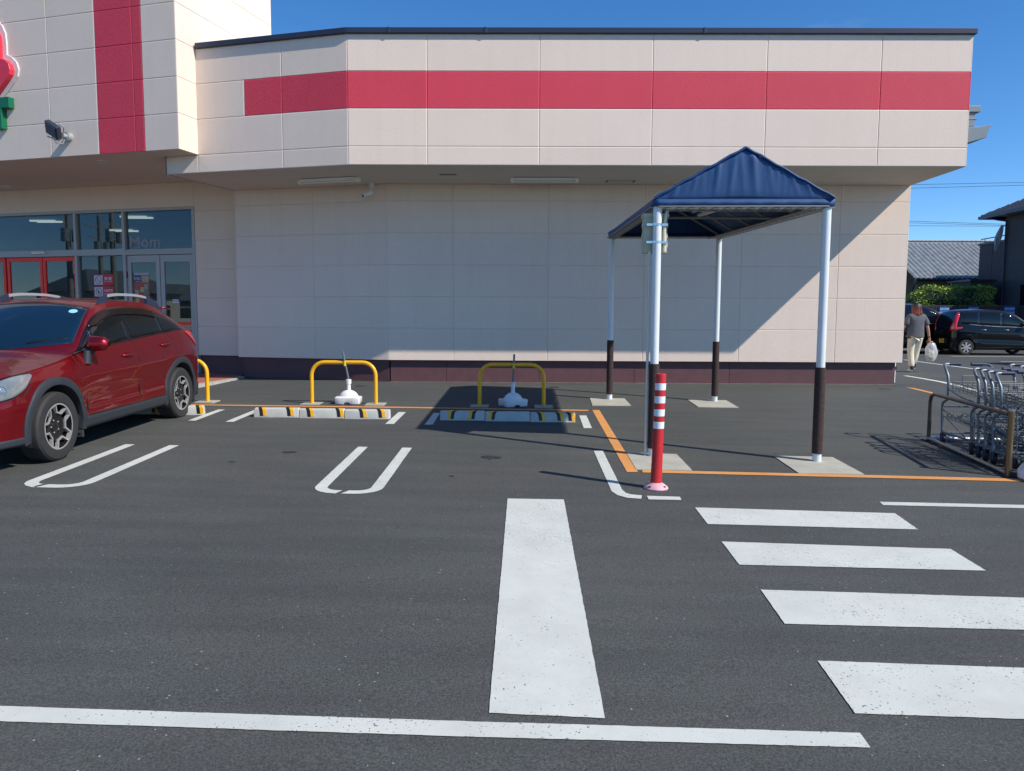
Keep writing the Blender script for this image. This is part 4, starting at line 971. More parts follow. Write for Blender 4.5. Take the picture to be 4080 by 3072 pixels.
        if kind == 'five':
            b = MB(); P = lambda rr, a, h: T @ Vector((rr*cos(R(a)), rr*sin(R(a)), h)); h1 = w2*.80; h2 = w2*.55
            b.lathe([(R_*.99, w2*.935), (R_*.93, w2*.93)], 48, T, caps=False)
            pts = []
            for k in range(5): a = 90+72*k; pts += [(R_*.60, a-15), (R_*.60, a+15), (R_*.94, a+24), (R_*.94, a+48)]
            ring = []
            n_ = len(pts)
            for i in range(n_):
                (r0, a0), (r1, a1) = pts[i], pts[(i+1) % n_]
                if a1 < a0: a1 += 360
                p0, p1 = Vector((r0*cos(R(a0)), r0*sin(R(a0)))), Vector((r1*cos(R(a1)), r1*sin(R(a1))))
                hz0, hz1 = (h1 if r0 < R_*.8 else w2*.9), (h1 if r1 < R_*.8 else w2*.9)
                d = (p1-p0).normalized(); nn = Vector((-d.y, d.x))*R_*.034; p0 = p0-d*R_*.03; p1 = p1+d*R_*.03
                vs = [T @ Vector((p.x, p.y, h)) for p, h in ((p0-nn, hz0), (p1-nn, hz1), (p1+nn, hz1), (p0+nn, hz0), (p0-nn*1.1, hz0-.03), (p1-nn*1.1, hz1-.03), (p1+nn*1.1, hz1-.03), (p0+nn*1.1, hz0-.03))]
                b.add(vs, [(0, 1, 2, 3), (0, 4, 5, 1), (1, 5, 6, 2), (2, 6, 7, 3), (3, 7, 4, 0)])
            b.build('spoke_trim', M_sil, root)
            b = MB()
            for k in range(5):
                a = 90+72*k; vs = []
                for rr, wd, h in ((R_*.12, 16, w2*.5), (R_*.62, 9, h1-.012)):
                    for dd in (-1, 1): vs.append(T @ Vector((rr*cos(R(a))-dd*wd*.004*sin(R(a))*1.6, rr*sin(R(a))+dd*wd*.004*cos(R(a))*1.6, h)))
                for rr, wd, h in ((R_*.12, 16, w2*.0), (R_*.62, 9, w2*.2)):
                    for dd in (-1, 1): vs.append(T @ Vector((rr*cos(R(a))-dd*wd*.004*sin(R(a))*1.9, rr*sin(R(a))+dd*wd*.004*cos(R(a))*1.9, h)))
                b.add(vs, [(0, 1, 3, 2), (0, 2, 6, 4), (1, 5, 7, 3), (2, 3, 7, 6)])
            b.lathe([(R_*.26, w2*.35), (R_*.24, w2*.6), (R_*.12, w2*.68), (0, w2*.7)], 20, T); b.build('spoke', M_blkw, root, smooth=30)
            b = MB()
            for k in range(5): a = 54+72*k; b.lathe([(.011, 0), (.011, w2*.62), (.006, w2*.66), (0, w2*.66)], 8, T @ Matrix.Translation((R_*.27*cos(R(a)), R_*.27*sin(R(a)), 0)))
            b.build('wheel_nut', M_steelnut, root)
        else:
            b = MB()
            for k in range(7):
                a = 360/7*k; vs = []
                for rr, wd in ((R_*.14, .24), (R_*.95, .33)):
                    for dd in (-1, 1): vs.append(T @ Vector((rr*cos(R(a))-dd*wd*R_*.55*sin(R(a)), rr*sin(R(a))+dd*wd*R_*.55*cos(R(a)), w2*.88 if rr > R_*.5 else w2*.95)))
                b.add(vs, [(0, 1, 3, 2)])
            b.lathe([(R_*.25, w2*.9), (R_*.2, w2*.98), (0, w2)], 16, T)
            b.build('wheel_cover', M_sil, root, solid=.006)
            b = MB(); b.lathe([(R_*.9, w2*.5), (0, w2*.5)], 24, T); b.build('wheel_disc', M_blkw, root)
        return root
    def flares(s, o, M, ro, r0, a0, a1, off=.014):
        for c in (0, s.wb):
            for sg in (1, -1):
                q = MB(); G = []
                for i in range(37):
                    a = R(a0+(a1-a0)*i/36); row = []
                    for rr, of in ((r0, -.03), (r0, off*.8), (r0+.012, off), (ro-.008, off), (ro, off*.6), (ro+.002, -.004)):
                        u, z = c+rr*cos(a), s.rt*1.02+rr*sin(a); row.append((sg*(s.X(u, max(z, .2))+of), u, z))
                    G.append(row)
                q.grid(G, flip=sg > 0); q.build('wheel_arch', M, o, smooth=40)
    def inner(s, o, u0, u1):
        q = MB(); wi = min(s.fW(s.wb*.5)-.12, .70)
        q.box(-wi, wi, u0+.12, u1-.12, .19, s.fzb(0)-.22)
        for c in (0, s.wb):      # wheel housings
            for sg in (1, -1):
                G = [[(sg*(s.fW(c)-.30), c+(s.ra+.005)*cos(R(a)), s.rt*1.02+(s.ra+.005)*sin(R(a))), (sg*(s.fW(c)-.015), c+(s.ra+.005)*cos(R(a)), s.rt*1.02+(s.ra+.005)*sin(R(a)))] for a in range(-10, 191, 10)]
                q.grid(G)
        # keep the box clear of the wheels
        q2 = MB(); wn = s.fW(0)-.30
        q2.box(-wn, wn, u0+.14, u1-.14, .18, s.fzb(0)-.2); q2.v += [] 
        hh = MB()
        for c in (0, s.wb):
            for sg in (1, -1):
                G = [[(sg*(s.fW(c)-.285), c+(s.ra+.006)*cos(R(a)), s.rt*1.02+(s.ra+.006)*sin(R(a))), (sg*(s.fW(c)-.02), c+(s.ra+.006)*cos(R(a)), s.rt*1.02+(s.ra+.006)*sin(R(a)))] for a in range(-20, 201, 10)]
                hh.grid(G)
        q2.v += []; off = len(q2.v); q2.v += hh.v; q2.f += [tuple(i+off for i in f) for f in hh.f]; q2.m += hh.m
        # floor between the sills, between the axles
        q2.box(-(s.fW(1)-.07), s.fW(1)-.07, s.ra+.03, s.wb-s.ra-.03, s.sill+.015, s.sill+.06)
        q2.build('underbody', M_dark, o)
    def windscreen(s, name, M, o, fa, fb, off=.006, n=16, m=10, t0=.06):
        """glass over the upper surface; fa/fb give u at the lower and upper edge as functions of t (0 side, 1 centre)"""
        q = MB(); G = []
        ts = [t0+(1-t0)*j/m for j in range(m+1)]
        for i in range(n+1):
            row = []
            for t in ts:
                u = fa(t)+(fb(t)-fa(t))*i/n; x, z = s.top(u, t); row.append((x, u-off*.8, z+off*.6))
            G.append(row+[(-x, y, z) for x, y, z in row[-2::-1]])
        q.grid(G); return q.build(name, M, o, smooth=60, solid=.004)

def car_paint(name, c, flake=.0, rough=.32):
    M = bpy.data.materials.new(name); M.use_nodes = True; b = M.node_tree.nodes['Principled BSDF']
    b.inputs['Base Color'].default_value = (*c, 1); b.inputs['Metallic'].default_value = .75; b.inputs['Roughness'].default_value = rough
    b.inputs['Coat Weight'].default_value = .8; b.inputs['Coat Roughness'].default_value = .015; b.inputs['Coat IOR'].default_value = 1.4
    t = M.node_tree; co = t.nodes.new('ShaderNodeTexCoord'); n = t.nodes.new('ShaderNodeTexNoise'); n.inputs['Scale'].default_value = 2.2; n.inputs['Detail'].default_value = 1
    q = t.nodes.new('ShaderNodeBump'); q.inputs['Strength'].default_value = .10; q.inputs['Distance'].default_value = .02
    t.links.new(co.outputs['Object'], n.inputs[0]); t.links.new(n.outputs[0], q.inputs['Height']); t.links.new(q.outputs[0], b.inputs['Coat Normal']); return M

# --- red crossover
rc = Car(wb=2.69, ra=.405, rt=.338, sill=.255, shoulder=.085, waist=.66, tw=.225, tuck=[(0, 0), (1, 0)],
    W=[(-.935, .30), (-.93, .42), (-.91, .55), (-.87, .66), (-.80, .745), (-.70, .80), (-.55, .84), (-.35, .868), (0, .886), (.6, .888), (2.2, .888), (2.75, .888), (3.05, .872), (3.25, .845), (3.40, .80), (3.50, .73), (3.56, .64), (3.59, .52), (3.60, .40)],
    zb=[(-.935, .62), (-.92, .68), (-.88, .745), (-.8, .80), (-.62, .855), (-.27, .895), (0, .93), (.42, 1.0), (.7, 1.04), (1.5, 1.09), (2.14, 1.13), (2.52, 1.15), (2.9, 1.165), (3.2, 1.14), (3.40, 1.09), (3.55, 1.02), (3.60, .96)],
    zr=[(-.935, .625), (-.92, .685), (-.88, .75), (-.8, .805), (-.62, .86), (-.27, .90), (0, .935), (.36, 1.0), (.5, 1.06), (.7, 1.20), (.9, 1.34), (1.14, 1.465), (1.4, 1.525), (1.75, 1.545), (2.2, 1.53), (2.62, 1.475), (2.92, 1.39), (3.16, 1.29), (3.37, 1.17), (3.5, 1.08), (3.57, 1.02), (3.60, .965)],
    wr=[(-.935, .22), (-.9, .5), (-.5, .74), (0, .79), (.36, .80), (.55, .76), (.8, .70), (1.14, .625), (1.75, .60), (2.6, .585), (3.0, .57), (3.4, .60), (3.6, .4)],
    zc=[(-.935, .66), (-.92, .72), (-.88, .79), (-.8, .85), (-.6, .915), (-.3, .965), (0, 1.01), (.2, 1.035), (.30, 1.06), (.5, 1.20), (.8, 1.385), (1.1, 1.52), (1.3, 1.565), (1.75, 1.585), (2.3, 1.565), (2.8, 1.51), (3.05, 1.46), (3.2, 1.36), (3.4, 1.19), (3.55, 1.08), (3.6, .97)])
CARX, CARY = -5.345, 7.23
o = thing('parked_car', 'dark red crossover car with silver roof rails parked at the left edge', 'car', (CARX, CARY, -.163)); o.rotation_euler = (R(1.4), 0, 0)
M_rp = car_paint('dark_red_car_paint', (.27, .004, .010))
bd = rc.body(M_rp, o, -.935, 3.60)
rc.inner(o, -.935, 3.6)
for (x, sx) in ((.885-.1125, 1), (-.885+.1125, -1)):
    for u in (0, 2.69): rc.wheel(x, u, o, 'five', sx)
rc.flares(o, M_clad, .475, .40, -14, 194)
rc.side('sill_cladding', M_clad, o, .44, 2.26, .245, lambda u: .365-.0*u, off=.012, m=3, solid=.01)
rc.side('front_lower_cladding', M_clad, o, -.925, -.44, .245, .315, off=.008, m=3, solid=.01)
rc.side('rear_lower_cladding', M_clad, o, 3.12, 3.595, .245, .40, off=.008, m=3, solid=.01)
b = MB(); b.box(-.45, .45, -.955, -.92, .245, .32); b.box(-.5, .5, -.945, -.93, .36, .46); b.box(-.42, .42, -.952, -.925, .52, .66); b.build('grille', M_trim, o, bevel=.01)
wt = smoothT([(.40, 1.0), (.52, 1.055), (.62, 1.12), (.75, 1.215), (.88, 1.30), (1.0, 1.365), (1.15, 1.42), (1.43, 1.472), (1.67, 1.48), (2.0, 1.468), (2.19, 1.45), (2.5, 1.388), (2.75, 1.315), (2.88, 1.25), (2.93, 1.19), (2.94, 1.17)])
zbf = rc.fzb
rc.side('window_surround', M_trim, o, .40, 2.94, lambda u: zbf(u)+.002, lambda u: wt(u), off=.003, n=70, m=8, solid=.003)
rc.side('front_quarter_glass', M_gl, o, .50, .80, lambda u: zbf(u)+.02, lambda u: wt(u)-.025, off=.0065, n=12, solid=.003)
rc.side('front_door_glass', M_gl, o, .83, 1.52, lambda u: zbf(u)+.022, lambda u: wt(u)-.022, off=.0065, n=24, solid=.003)
rc.side('rear_door_glass', M_gl, o, 1.60, 2.36, lambda u: zbf(u)+.022, lambda u: wt(u)-.022, off=.0065, n=24, solid=.003)
rc.side('rear_quarter_glass', M_gl, o, 2.40, 2.90, lambda u: zbf(u)+.022+max(0, u-2.84)*.5, lambda u: wt(u)-.022, off=.0065, n=24, solid=.003)
rc.side('wind_visor', mat('smoked_visor', (.010, .006, .006), .22, spec=.3), o, .86, 2.36, lambda u: wt(u)-.085*min(1, (u-.84)*6), lambda u: wt(u)+.002, off=.02, n=50, m=4, solid=.004)
rc.strip('belt_trim', M_trim, o, [(u, zbf(u)+.008) for u in [.42+.1*i for i in range(26)]], .011, .004)
rc.strip('chrome_trim', M_chr, o, [(.815, zbf(.815)+.03), (.815, wt(.815)-.03)], .006, .010)
seam = mat('shut_line_shadow', (.01, .004, .004), .8)
rc.strip('door_seam', seam, o, [(.40, .985), (.46, .86), (.50, .72), (.515, .55), (.52, .37)], .0065, .001)
rc.strip('door_seam', seam, o, [(1.56, zbf(1.56)), (1.60, 1.0), (1.615, .85), (1.61, .6), (1.60, .37)], .0065, .001)
rc.strip('door_seam', seam, o, [(2.44, zbf(2.44)), (2.55, 1.06), (2.60, .95), (2.60, .86), (2.52, .76)], .0065, .001)
rc.strip('door_seam', seam, o, [(.52, .375), (1.0, .372), (1.6, .37), (2.2, .37)], .0065, .001)
rc.strip('bumper_seam', seam, o, [(-.32, .775), (-.40, .72), (-.46, .67)], .0065, .001)
for u, z in ((1.39, .93), (2.315, .995)):
    for sg in (1, -1):
        q = MB(); q.lathe([(.05, 0), (.03, .002), (0, .001)], 18, Matrix.Translation((sg*(rc.X(u-.02, z)+.0015), u-.02, z)) @ Matrix.Rotation(sg*pi/2, 4, 'Y') @ Matrix.Diagonal((.8, 1.3, 1, 1)))
        q.build('handle_recess_shade', mat('recess_shade_red', (.05, .004, .006), .3), o, smooth=True)  # dark disc on the uncut skin paints the shade of a recess
    for sg in (1, -1):
        q = MB(); q.tube([(sg*(rc.X(u-.11, z)+.002), u-.11, z+.006), (sg*(rc.X(u, z)+.035), u-.07, z+.010), (sg*(rc.X(u, z)+.038), u+.05, z+.012), (sg*(rc.X(u+.1, z)+.004), u+.10, z+.012)], [.012, .014, .014, .011], 10)
        q.build('door_handle', M_rp, o, smooth=True)
# headlights: wedge following the front corner
hlT = smoothT([(-.91, .70), (-.86, .755), (-.8, .79), (-.62, .845), (-.45, .872), (-.30, .878), (-.262, .872)])
hlB = smoothT([(-.91, .66), (-.80, .665), (-.70, .672), (-.60, .685), (-.50, .712), (-.40, .762), (-.32, .818), (-.262, .862)])
for sg in (1, -1):
    h_ = rc.side('headlight', M_headl, o, -.905, -.262, lambda u: hlB(u), lambda u: hlT(u), off=.010, n=40, m=8, sides=(sg,), solid=.008)
    q = rc.side('headlight_rim', M_trim, o, -.905, -.255, lambda u: hlB(u)-.010, lambda u: hlT(u)+.010, off=.004, n=40, m=6, sides=(sg,), solid=.003)
    q.parent = h_
    for uu, zz, r_ in ((-.66, .755, .052), (-.80, .735, .05)):
        b = MB(); c_ = Vector((sg*(rc.X(uu, zz)+.006), uu, zz)); nrm = Vector((sg*.8, -.75, .1)).normalized()
        b.lathe([(r_, .002), (r_*.92, .008), (r_*.8, .003), (r_*.6, .010), (0, .016)], 20, Matrix.Translation(c_) @ nrm.to_track_quat('Z', 'Y').to_matrix().to_4x4())
        b.build('headlight_bulb', M_chr if uu < -.7 else mat('projector_lens', (.15, .2, .25), .03, spec=1, coat=1), h_, smooth=40)
    b = MB(); c_ = Vector((sg*(rc.X(-.80, .47)+.004), -.80, .47)); nrm = Vector((sg*.55, -.85, 0)).normalized(); TF = Matrix.Translation(c_) @ nrm.to_track_quat('Z', 'Y').to_matrix().to_4x4()
    b.lathe([(.085, -.012), (.08, .004), (.062, .004), (.055, -.006)], 24, TF); f_ = b.build('fog_light', M_rp, o, smooth=40)
    b = MB(); b.lathe([(.056, -.002), (.045, .005), (0, .012)], 20, TF); b.build('fog_lens', M_headl, f_, smooth=40)
    tl = rc.side('tail_light', M_tail, o, 3.02, 3.585, lambda u: lerp([(3.02, 1.125), (3.14, 1.05), (3.30, .94), (3.585, .87)], u), lambda u: min(lerp([(3.02, 1.15), (3.3, 1.135), (3.45, 1.07), (3.585, 1.0)], u), rc.fzb(u)), off=.012, n=24, m=6, sides=(sg,), solid=.01)
# mirror
for sg in (1, -1):
    b = MB(); n_ = 14
    ell = []
    for i, (dx, sc_) in enumerate(((.0, .25), (.02, .7), (.06, .95), (.12, 1), (.18, .93), (.215, .7), (.232, .3))):
        ell.append([(sg*(rc.X(.62, 1.05)+.03+dx), .62+.075*sc_*cos(2*pi*k/n_)*(1 if cos(2*pi*k/n_) < 0 else .7)+.02, 1.10+(.085+.01*(i < 3))*sc_*sin(2*pi*k/n_)*(1 if sin(2*pi*k/n_) > 0 else .85)) for k in range(n_+1)])
    b.grid(ell, flip=sg < 0); b.f += []; mo = b.build('mirror', M_rp, o, smooth=60, weld=True)
    q = MB(); q.tube([(sg*(rc.X(.6, 1.02)-.02), .62, 1.03), (sg*(rc.X(.6, 1.02)+.10), .63, 1.035)], .032, 10); q.build('mirror_arm', M_clad, mo, smooth=40)
    q = MB(); q.tube([(sg*(rc.X(.62, 1.05)+.05), .60, 1.035), (sg*(rc.X(.62, 1.05)+.045), .585, .90)], [.038, .046], 14); q.build('lower_mirror', M_clad, mo, smooth=40)
    q = MB(); q.lathe([(.06, 0), (0, .002)], 16, Matrix.Translation((sg*(rc.X(.62, 1.05)+.15), .69, 1.10)) @ Matrix.Rotation(-pi/2, 4, 'X') @ Matrix.Diagonal((1.3, 1, 1, 1))); q.build('mirror_glass', M_chr, mo)
# windscreen, wipers, rear screen, rails
scr = rc.windscreen('windscreen', mat('windscreen_glass', (.004, .016, .035), .03, spec=.9), o, lambda t: .60-.30*sin(t*pi/2)**.8, lambda t: 1.10+.02*t, t0=.04)
rc.windscreen('windscreen_header', M_trim, o, lambda t: 1.085+.02*t, lambda t: 1.13+.02*t, off=.004, n=3, t0=.04)
rc.windscreen('rear_screen', M_gl, o, lambda t: 3.12+.02*t, lambda t: 3.47+.02*t, t0=.08)
q = MB()
for x0 in (-.30, .35): 
    pts = []
    for i in range(9):
        t = i/8; x = x0-.40*t*(1 if x0 > 0 else -1)*-1 if False else x0+(.42*t if x0 > 0 else .62*t-.35)
        x = min(.66, x); tt = 1-abs(x)/.70; u = .60-.30*sin(max(0, tt)*pi/2)**.8+.03+.03*t
        xx, z = rc.top(u, max(0, tt)); pts.append((x, u, z+.022))
    q.tube(pts, .009, 6)
q.build('wiper', M_trim, o, smooth=40)
q = MB(); sx_, sz_ = rc.top(.98, .22); q.lathe([(.03, 0), (0, .001)], 18, Matrix.Translation((sx_, .98-.012, sz_+.014)) @ Vector((.15, -.62, .75)).normalized().to_track_quat('Z', 'Y').to_matrix().to_4x4() @ Matrix.Diagonal((1.5, 1, 1, 1)))
q.build('inspection_sticker', mat('pale_blue_sticker', (.25, .55, .68), .4), o)
for sg in (1, -1):
    rl = [(1.32, 1.50), (1.42, 1.575), (1.55, 1.612), (1.8, 1.628), (2.1, 1.625), (2.4, 1.605), (2.62, 1.565), (2.78, 1.50), (2.88, 1.42)]
    rlf = smoothT(rl); xr = lambda u: rc.X(u, rc.fzr(u))-.035
    q = MB(); G = []
    def sec(u, z, h, w_): x = sg*xr(u); return [(x-w_, u, z-h), (x-w_*.8, u, z+h*.8), (x, u, z+h), (x+w_*.8, u, z+h*.8), (x+w_, u, z-h), (x-w_, u, z-h)]
    for i in range(25): u = 1.50+(2.50-1.50)*i/24; G.append(sec(u, rlf(u)-.004, .016, .013))
    q.grid(G); q.add(G[0][:5], [(0, 1, 2, 3, 4)]); q.add(G[-1][:5], [(4, 3, 2, 1, 0)])
    rr = q.build('roof_rail', mat('silver_rail', (.34, .36, .38), .4, metal=.3), o, smooth=50)
    for ua, ub in ((1.30, 1.52), (2.48, 2.90)):
        q = MB(); G = []
        for i in range(9):
            u = ua+(ub-ua)*i/8; zt_ = rlf(u)+.018; zb0 = rc.fzr(u)-.01; x = sg*xr(u); zt_ = max(zt_, zb0+.01)
            G.append([(x-.022, u, zb0), (x-.016, u, zt_), (x+.016, u, zt_), (x+.024, u, zb0)])
        q.grid(G); q.add(G[0], [(0, 1, 2, 3)]); q.add(G[-1], [(3, 2, 1, 0)]); q.build('rail_foot', mat('slate_rail_foot', (.018, .026, .05), .45), rr, smooth=50)
q = MB(); G = [[(x, 3.02+.16*i/4+.02*(abs(x)*2)**2*0, 1.455+.02-.02*i/4-.12*abs(x)**2.2) for x in [k*.09-.54 for k in range(13)]] for i in range(5)]
q.grid(G); q.build('roof_spoiler', M_rp, o, smooth=50, solid=.02)
q = MB(); q.box(-.80, -.60, .40, .43, .24, .34); q.box(.64, .87, .40, .425, .16, .40); q.box(-.87, -.64, .40, .425, .16, .40); q.box(.64, .86, 3.10, 3.125, .16, .38); q.box(-.86, -.64, 3.10, 3.125, .16, .38)
q.build('mud_flap', M_dark, o, bevel=.004)

# --- black kei hatchback and big dark minivan, seen far right
M_bp = car_paint('black_car_paint', (.004, .005, .008), rough=.3)
kei = dict(wb=2.43, ra=.32, rt=.275, sill=.23, shoulder=.06, waist=.55, tw=.17, tuck=[(0, 0), (1, 0)],
    W=[(-.56, .35), (-.54, .5), (-.48, .60), (-.38, .68), (-.2, .72), (0, .735), (2.4, .735), (2.65, .73), (2.80, .71), (2.88, .66), (2.91, .58), (2.92, .45)],
    zb=[(-.56, .70), (-.52, .78), (-.4, .86), (-.1, .93), (.25, .98), (.6, 1.0), (1.2, 1.02), (1.8, 1.05), (2.4, 1.10), (2.7, 1.12), (2.85, 1.10), (2.92, 1.0)],
    zr=[(-.56, .705), (-.52, .785), (-.4, .865), (-.1, .94), (.1, 1.0), (.35, 1.18), (.6, 1.36), (.8, 1.48), (1.05, 1.56), (1.4, 1.60), (1.9, 1.61), (2.3, 1.60), (2.6, 1.56), (2.70, 1.5), (2.78, 1.38), (2.86, 1.2), (2.92, 1.02)],
    wr=[(-.56, .3), (-.4, .6), (0, .66), (.35, .64), (.8, .60), (1.4, .585), (2.3, .58), (2.7, .57), (2.85, .62), (2.92, .44)],
    zc=[(-.56, .74), (-.5, .84), (-.4, .90), (-.1, .99), (.05, 1.03), (.35, 1.26), (.6, 1.43), (.8, 1.54), (1.05, 1.61), (1.4, 1.645), (1.9, 1.655), (2.3, 1.645), (2.6, 1.61), (2.70, 1.55), (2.78, 1.42), (2.86, 1.22), (2.92, 1.04)])
def hatch(spec, label, name, loc, rz, u0, u1, van=False, sc=1.0):
    c = Car(**spec); o = thing(name, label, 'car', loc, rz); o.scale = (sc, sc, sc)
    c.body(M_bp, o, u0, u1, 70); c.inner(o, u0, u1)
    for (x, sx) in ((c.fW(.5)-.01-c.tw/2, 1), (-c.fW(.5)+.01+c.tw/2, -1)):
        for u in (0, c.wb): c.wheel(x, u, o, 'seven', sx)
    zbf = c.fzb; 
    fr0 = .28 if not van else .35; e1 = 2.62 if not van else 3.9
    wtp = lambda u: min(c.fzr(u)-.06, 9)
    spl = (.62, 1.18, 1.24, 1.95, 2.02, 2.55) if not van else (.8, 1.45, 1.52, 2.6, 2.68, 3.8)
    c.side('window_surround', M_trim, o, fr0, e1, lambda u: zbf(u)+.002, lambda u: max(wtp(u), zbf(u)+.004), off=.003, n=50, solid=.003)
    for a, b_ in ((spl[0]-.3, spl[1]), (spl[2], spl[3]), (spl[4], spl[5])):
        c.side('door_glass', M_gl, o, a, b_, lambda u: zbf(u)+.03, lambda u: max(wtp(u)-.03, zbf(u)+.032), off=.0065, n=20, solid=.003)
    c.strip('belt_trim', M_chr, o, [(u, zbf(u)-.002) for u in [spl[0]-.2+(spl[5]-spl[0])*i/14 for i in range(15)]], .012, .004)
    c.strip('door_seam', seam, o, [(spl[1]+.03, zbf(spl[1])), (spl[1]+.05, .6), (spl[1]+.03, .28)], .004, 0)
    c.strip('door_seam', seam, o, [(spl[3]+.03, zbf(spl[3])), (spl[3]+.02, .8), (spl[3]-.1, .6)], .004, 0)
    for u in (spl[1]-.12, spl[3]-.10):
        for sg in (1, -1):
            q = MB(); q.tube([(sg*(c.X(u, .9)+.003), u-.09, .90), (sg*(c.X(u, .9)+.03), u, .905), (sg*(c.X(u, .9)+.004), u+.09, .90)], .012, 8); q.build('door_handle', M_chr, o, smooth=True)
    c.windscreen('windscreen', M_gl, o, lambda t: (.22 if not van else .1)-.12*t, lambda t: .80 if not van else 1.0, t0=.05)
    if not van:
        c.windscreen('rear_screen', M_gl, o, lambda t: 2.66+.01*t, lambda t: 2.865+.01*t, t0=.22)
        for sg in (1, -1):
            q = MB(); G = []
            for zz, w0, w1 in ((1.52, .555, .585), (1.40, .575, .625), (1.25, .585, .665), (1.12, .59, .70), (1.0, .50, .725), (.92, .48, .73), (.86, .50, .72)):
                uu = lerp([(.86, 2.925), (1.0, 2.925), (1.12, 2.895), (1.25, 2.85), (1.40, 2.79), (1.52, 2.71)], zz)
                G.append([(sg*(w0+(w1-w0)*k/4), uu-.12*(k/4)**3-.0, zz) for k in range(5)])
            q.grid(G, flip=sg > 0); tl = q.build('tail_light', M_tail, o, smooth=60, solid=.03)
            c.side('tail_light_corner', M_tail, tl, 2.60, 2.90, lambda u: .87+(2.90-u)*.28, lambda u: 1.0-.0*u, off=.012, n=14, m=4, sides=(sg,), solid=.006)
        q = MB(); q.box(-.16, .16, 2.925, 2.94, .42, .575); pl = q.build('number_plate', mat('yellow_plate', (.75, .50, .02), .5), o, bevel=.004)
        text_mesh('plate_writing', '・738', .10, Matrix.Translation((0, 2.942, .475)) @ Matrix.Rotation(pi, 4, 'Z') @ Matrix.Rotation(pi/2, 4, 'X'), M_ink, pl, ext=.001)
        text_mesh('plate_writing', '浜松 580', .045, Matrix.Translation((0, 2.942, .545)) @ Matrix.Rotation(pi, 4, 'Z') @ Matrix.Rotation(pi/2, 4, 'X'), M_ink, pl, ext=.001)
        q = MB(); q.box(-.66, .66, 2.86, 2.955, .30, .40); q.box(-.34, -.22, 2.93, 2.95, .36, .58); q.box(.22, .34, 2.93, 2.95, .36, .58); q.build('rear_bumper', M_trim, o, bevel=.02)
        q = MB(); q.tube([(0, 2.86, 1.08), (.0, 2.9, 1.06), (.36, 2.885, 1.14)], .012, 6); q.build('rear_wiper', M_trim, o)
        q = MB(); 
        for k in range(3):
            a = pi/2+k*2*pi/3; cz = .86; q.add([(0+.0, 2.938, .86), (.028*cos(a-.5), 2.938, cz+.035*sin(a-.5)), (.052*cos(a), 2.938, cz+.052*sin(a)), (.028*cos(a+.5), 2.938, cz+.035*sin(a+.5))], [(0, 1, 2, 3)])
        q.build('tailgate_emblem', M_chr, o, solid=.004)
        q = MB(); q.tube([(0, 2.3, 1.64), (0, 2.38, 1.72)], .006, 6); q.build('antenna', M_trim, o)
    for sg in (1, -1):
        q = MB(); q.tube([(sg*(c.X(.42, 1.02)+.02), .45, 1.08), (sg*(c.X(.42, 1.02)+.09), .43, 1.10), (sg*(c.X(.42, 1.02)+.18), .43, 1.10)], [.03, .085, .07], 12)
        q.build('mirror', M_chr if van else M_bp, o, smooth=50)
    return o
hatch(kei, 'black kei hatchback with red upright tail light and yellow number plate', 'parked_car', (19.02, 28.58, 0), R(88), -.56, 2.92, sc=1.03)
mv = dict(wb=2.95, ra=.37, rt=.33, sill=.25, shoulder=.06, waist=.5, tw=.21, tuck=[(0, 0), (1, 0)],
    W=[(-.88, .5), (-.85, .7), (-.7, .83), (-.4, .90), (0, .92), (3.5, .92), (3.8, .88), (3.92, .8), (3.95, .6)],
    zb=[(-.88, .85), (-.8, .95), (-.4, 1.05), (.1, 1.12), (.6, 1.14), (2, 1.16), (3.9, 1.18), (3.95, 1.1)],
    zr=[(-.88, .855), (-.8, .955), (-.4, 1.06), (.1, 1.14), (.5, 1.45), (.9, 1.70), (1.2, 1.82), (1.7, 1.88), (2.6, 1.88), (3.6, 1.84), (3.8, 1.7), (3.9, 1.4), (3.95, 1.12)],
    wr=[(-.88, .4), (-.5, .75), (0, .82), (.5, .80), (1.2, .74), (2.6, .73), (3.6, .72), (3.9, .75), (3.95, .55)],
    zc=[(-.88, .9), (-.8, 1.0), (-.4, 1.12), (.0, 1.17), (.5, 1.52), (.9, 1.76), (1.2, 1.88), (1.7, 1.94), (2.6, 1.945), (3.6, 1.90), (3.8, 1.75), (3.9, 1.42), (3.95, 1.14)])
hatch(mv, 'large dark minivan parked beyond the walking woman, behind the store corner', 'parked_car', (17.05, 30.4, 0), R(90), -.88, 3.95, van=True)

# ------------------------------------------------------------------ woman walking away
def skin(name, nodes, edges, M, parent, lv=2, root=0):
    """nodes: (x, y, z, rx, ry)"""
    me = bpy.data.meshes.new(name); me.from_pydata([n[:3] for n in nodes], edges, []); me.materials.append(M)
    o = bpy.data.objects.new(name, me); COL.objects.link(o); o.parent = parent
    s_ = o.modifiers.new('skin', 'SKIN'); s_.use_smooth_shade = True
    if not me.skin_vertices: 
        bpy.context.view_layer.objects.active = o
    lay = me.skin_vertices[0] if me.skin_vertices else None
    for i, n in enumerate(nodes): lay.data[i].radius = (n[3], n[4]); lay.data[i].use_root = (i == root)
    q = o.modifiers.new('sub', 'SUBSURF'); q.levels = lv; q.render_levels = lv
    dg = bpy.context.evaluated_depsgraph_get(); dg.update()
    m2 = bpy.data.meshes.new_from_object(o.evaluated_get(dg)); o.modifiers.clear(); o.data = m2; m2.name = name
    m2.polygons.foreach_set('use_smooth', [True]*len(m2.polygons))
    if not m2.materials: m2.materials.append(M)
    return o
M_skin = mat('skin_tone', (.50, .27, .18), .6, var=.06, vscale=8); M_hair = mat('brown_red_hair', (.022, .009, .008), .5, c2=(.10, .022, .014), vscale=9)
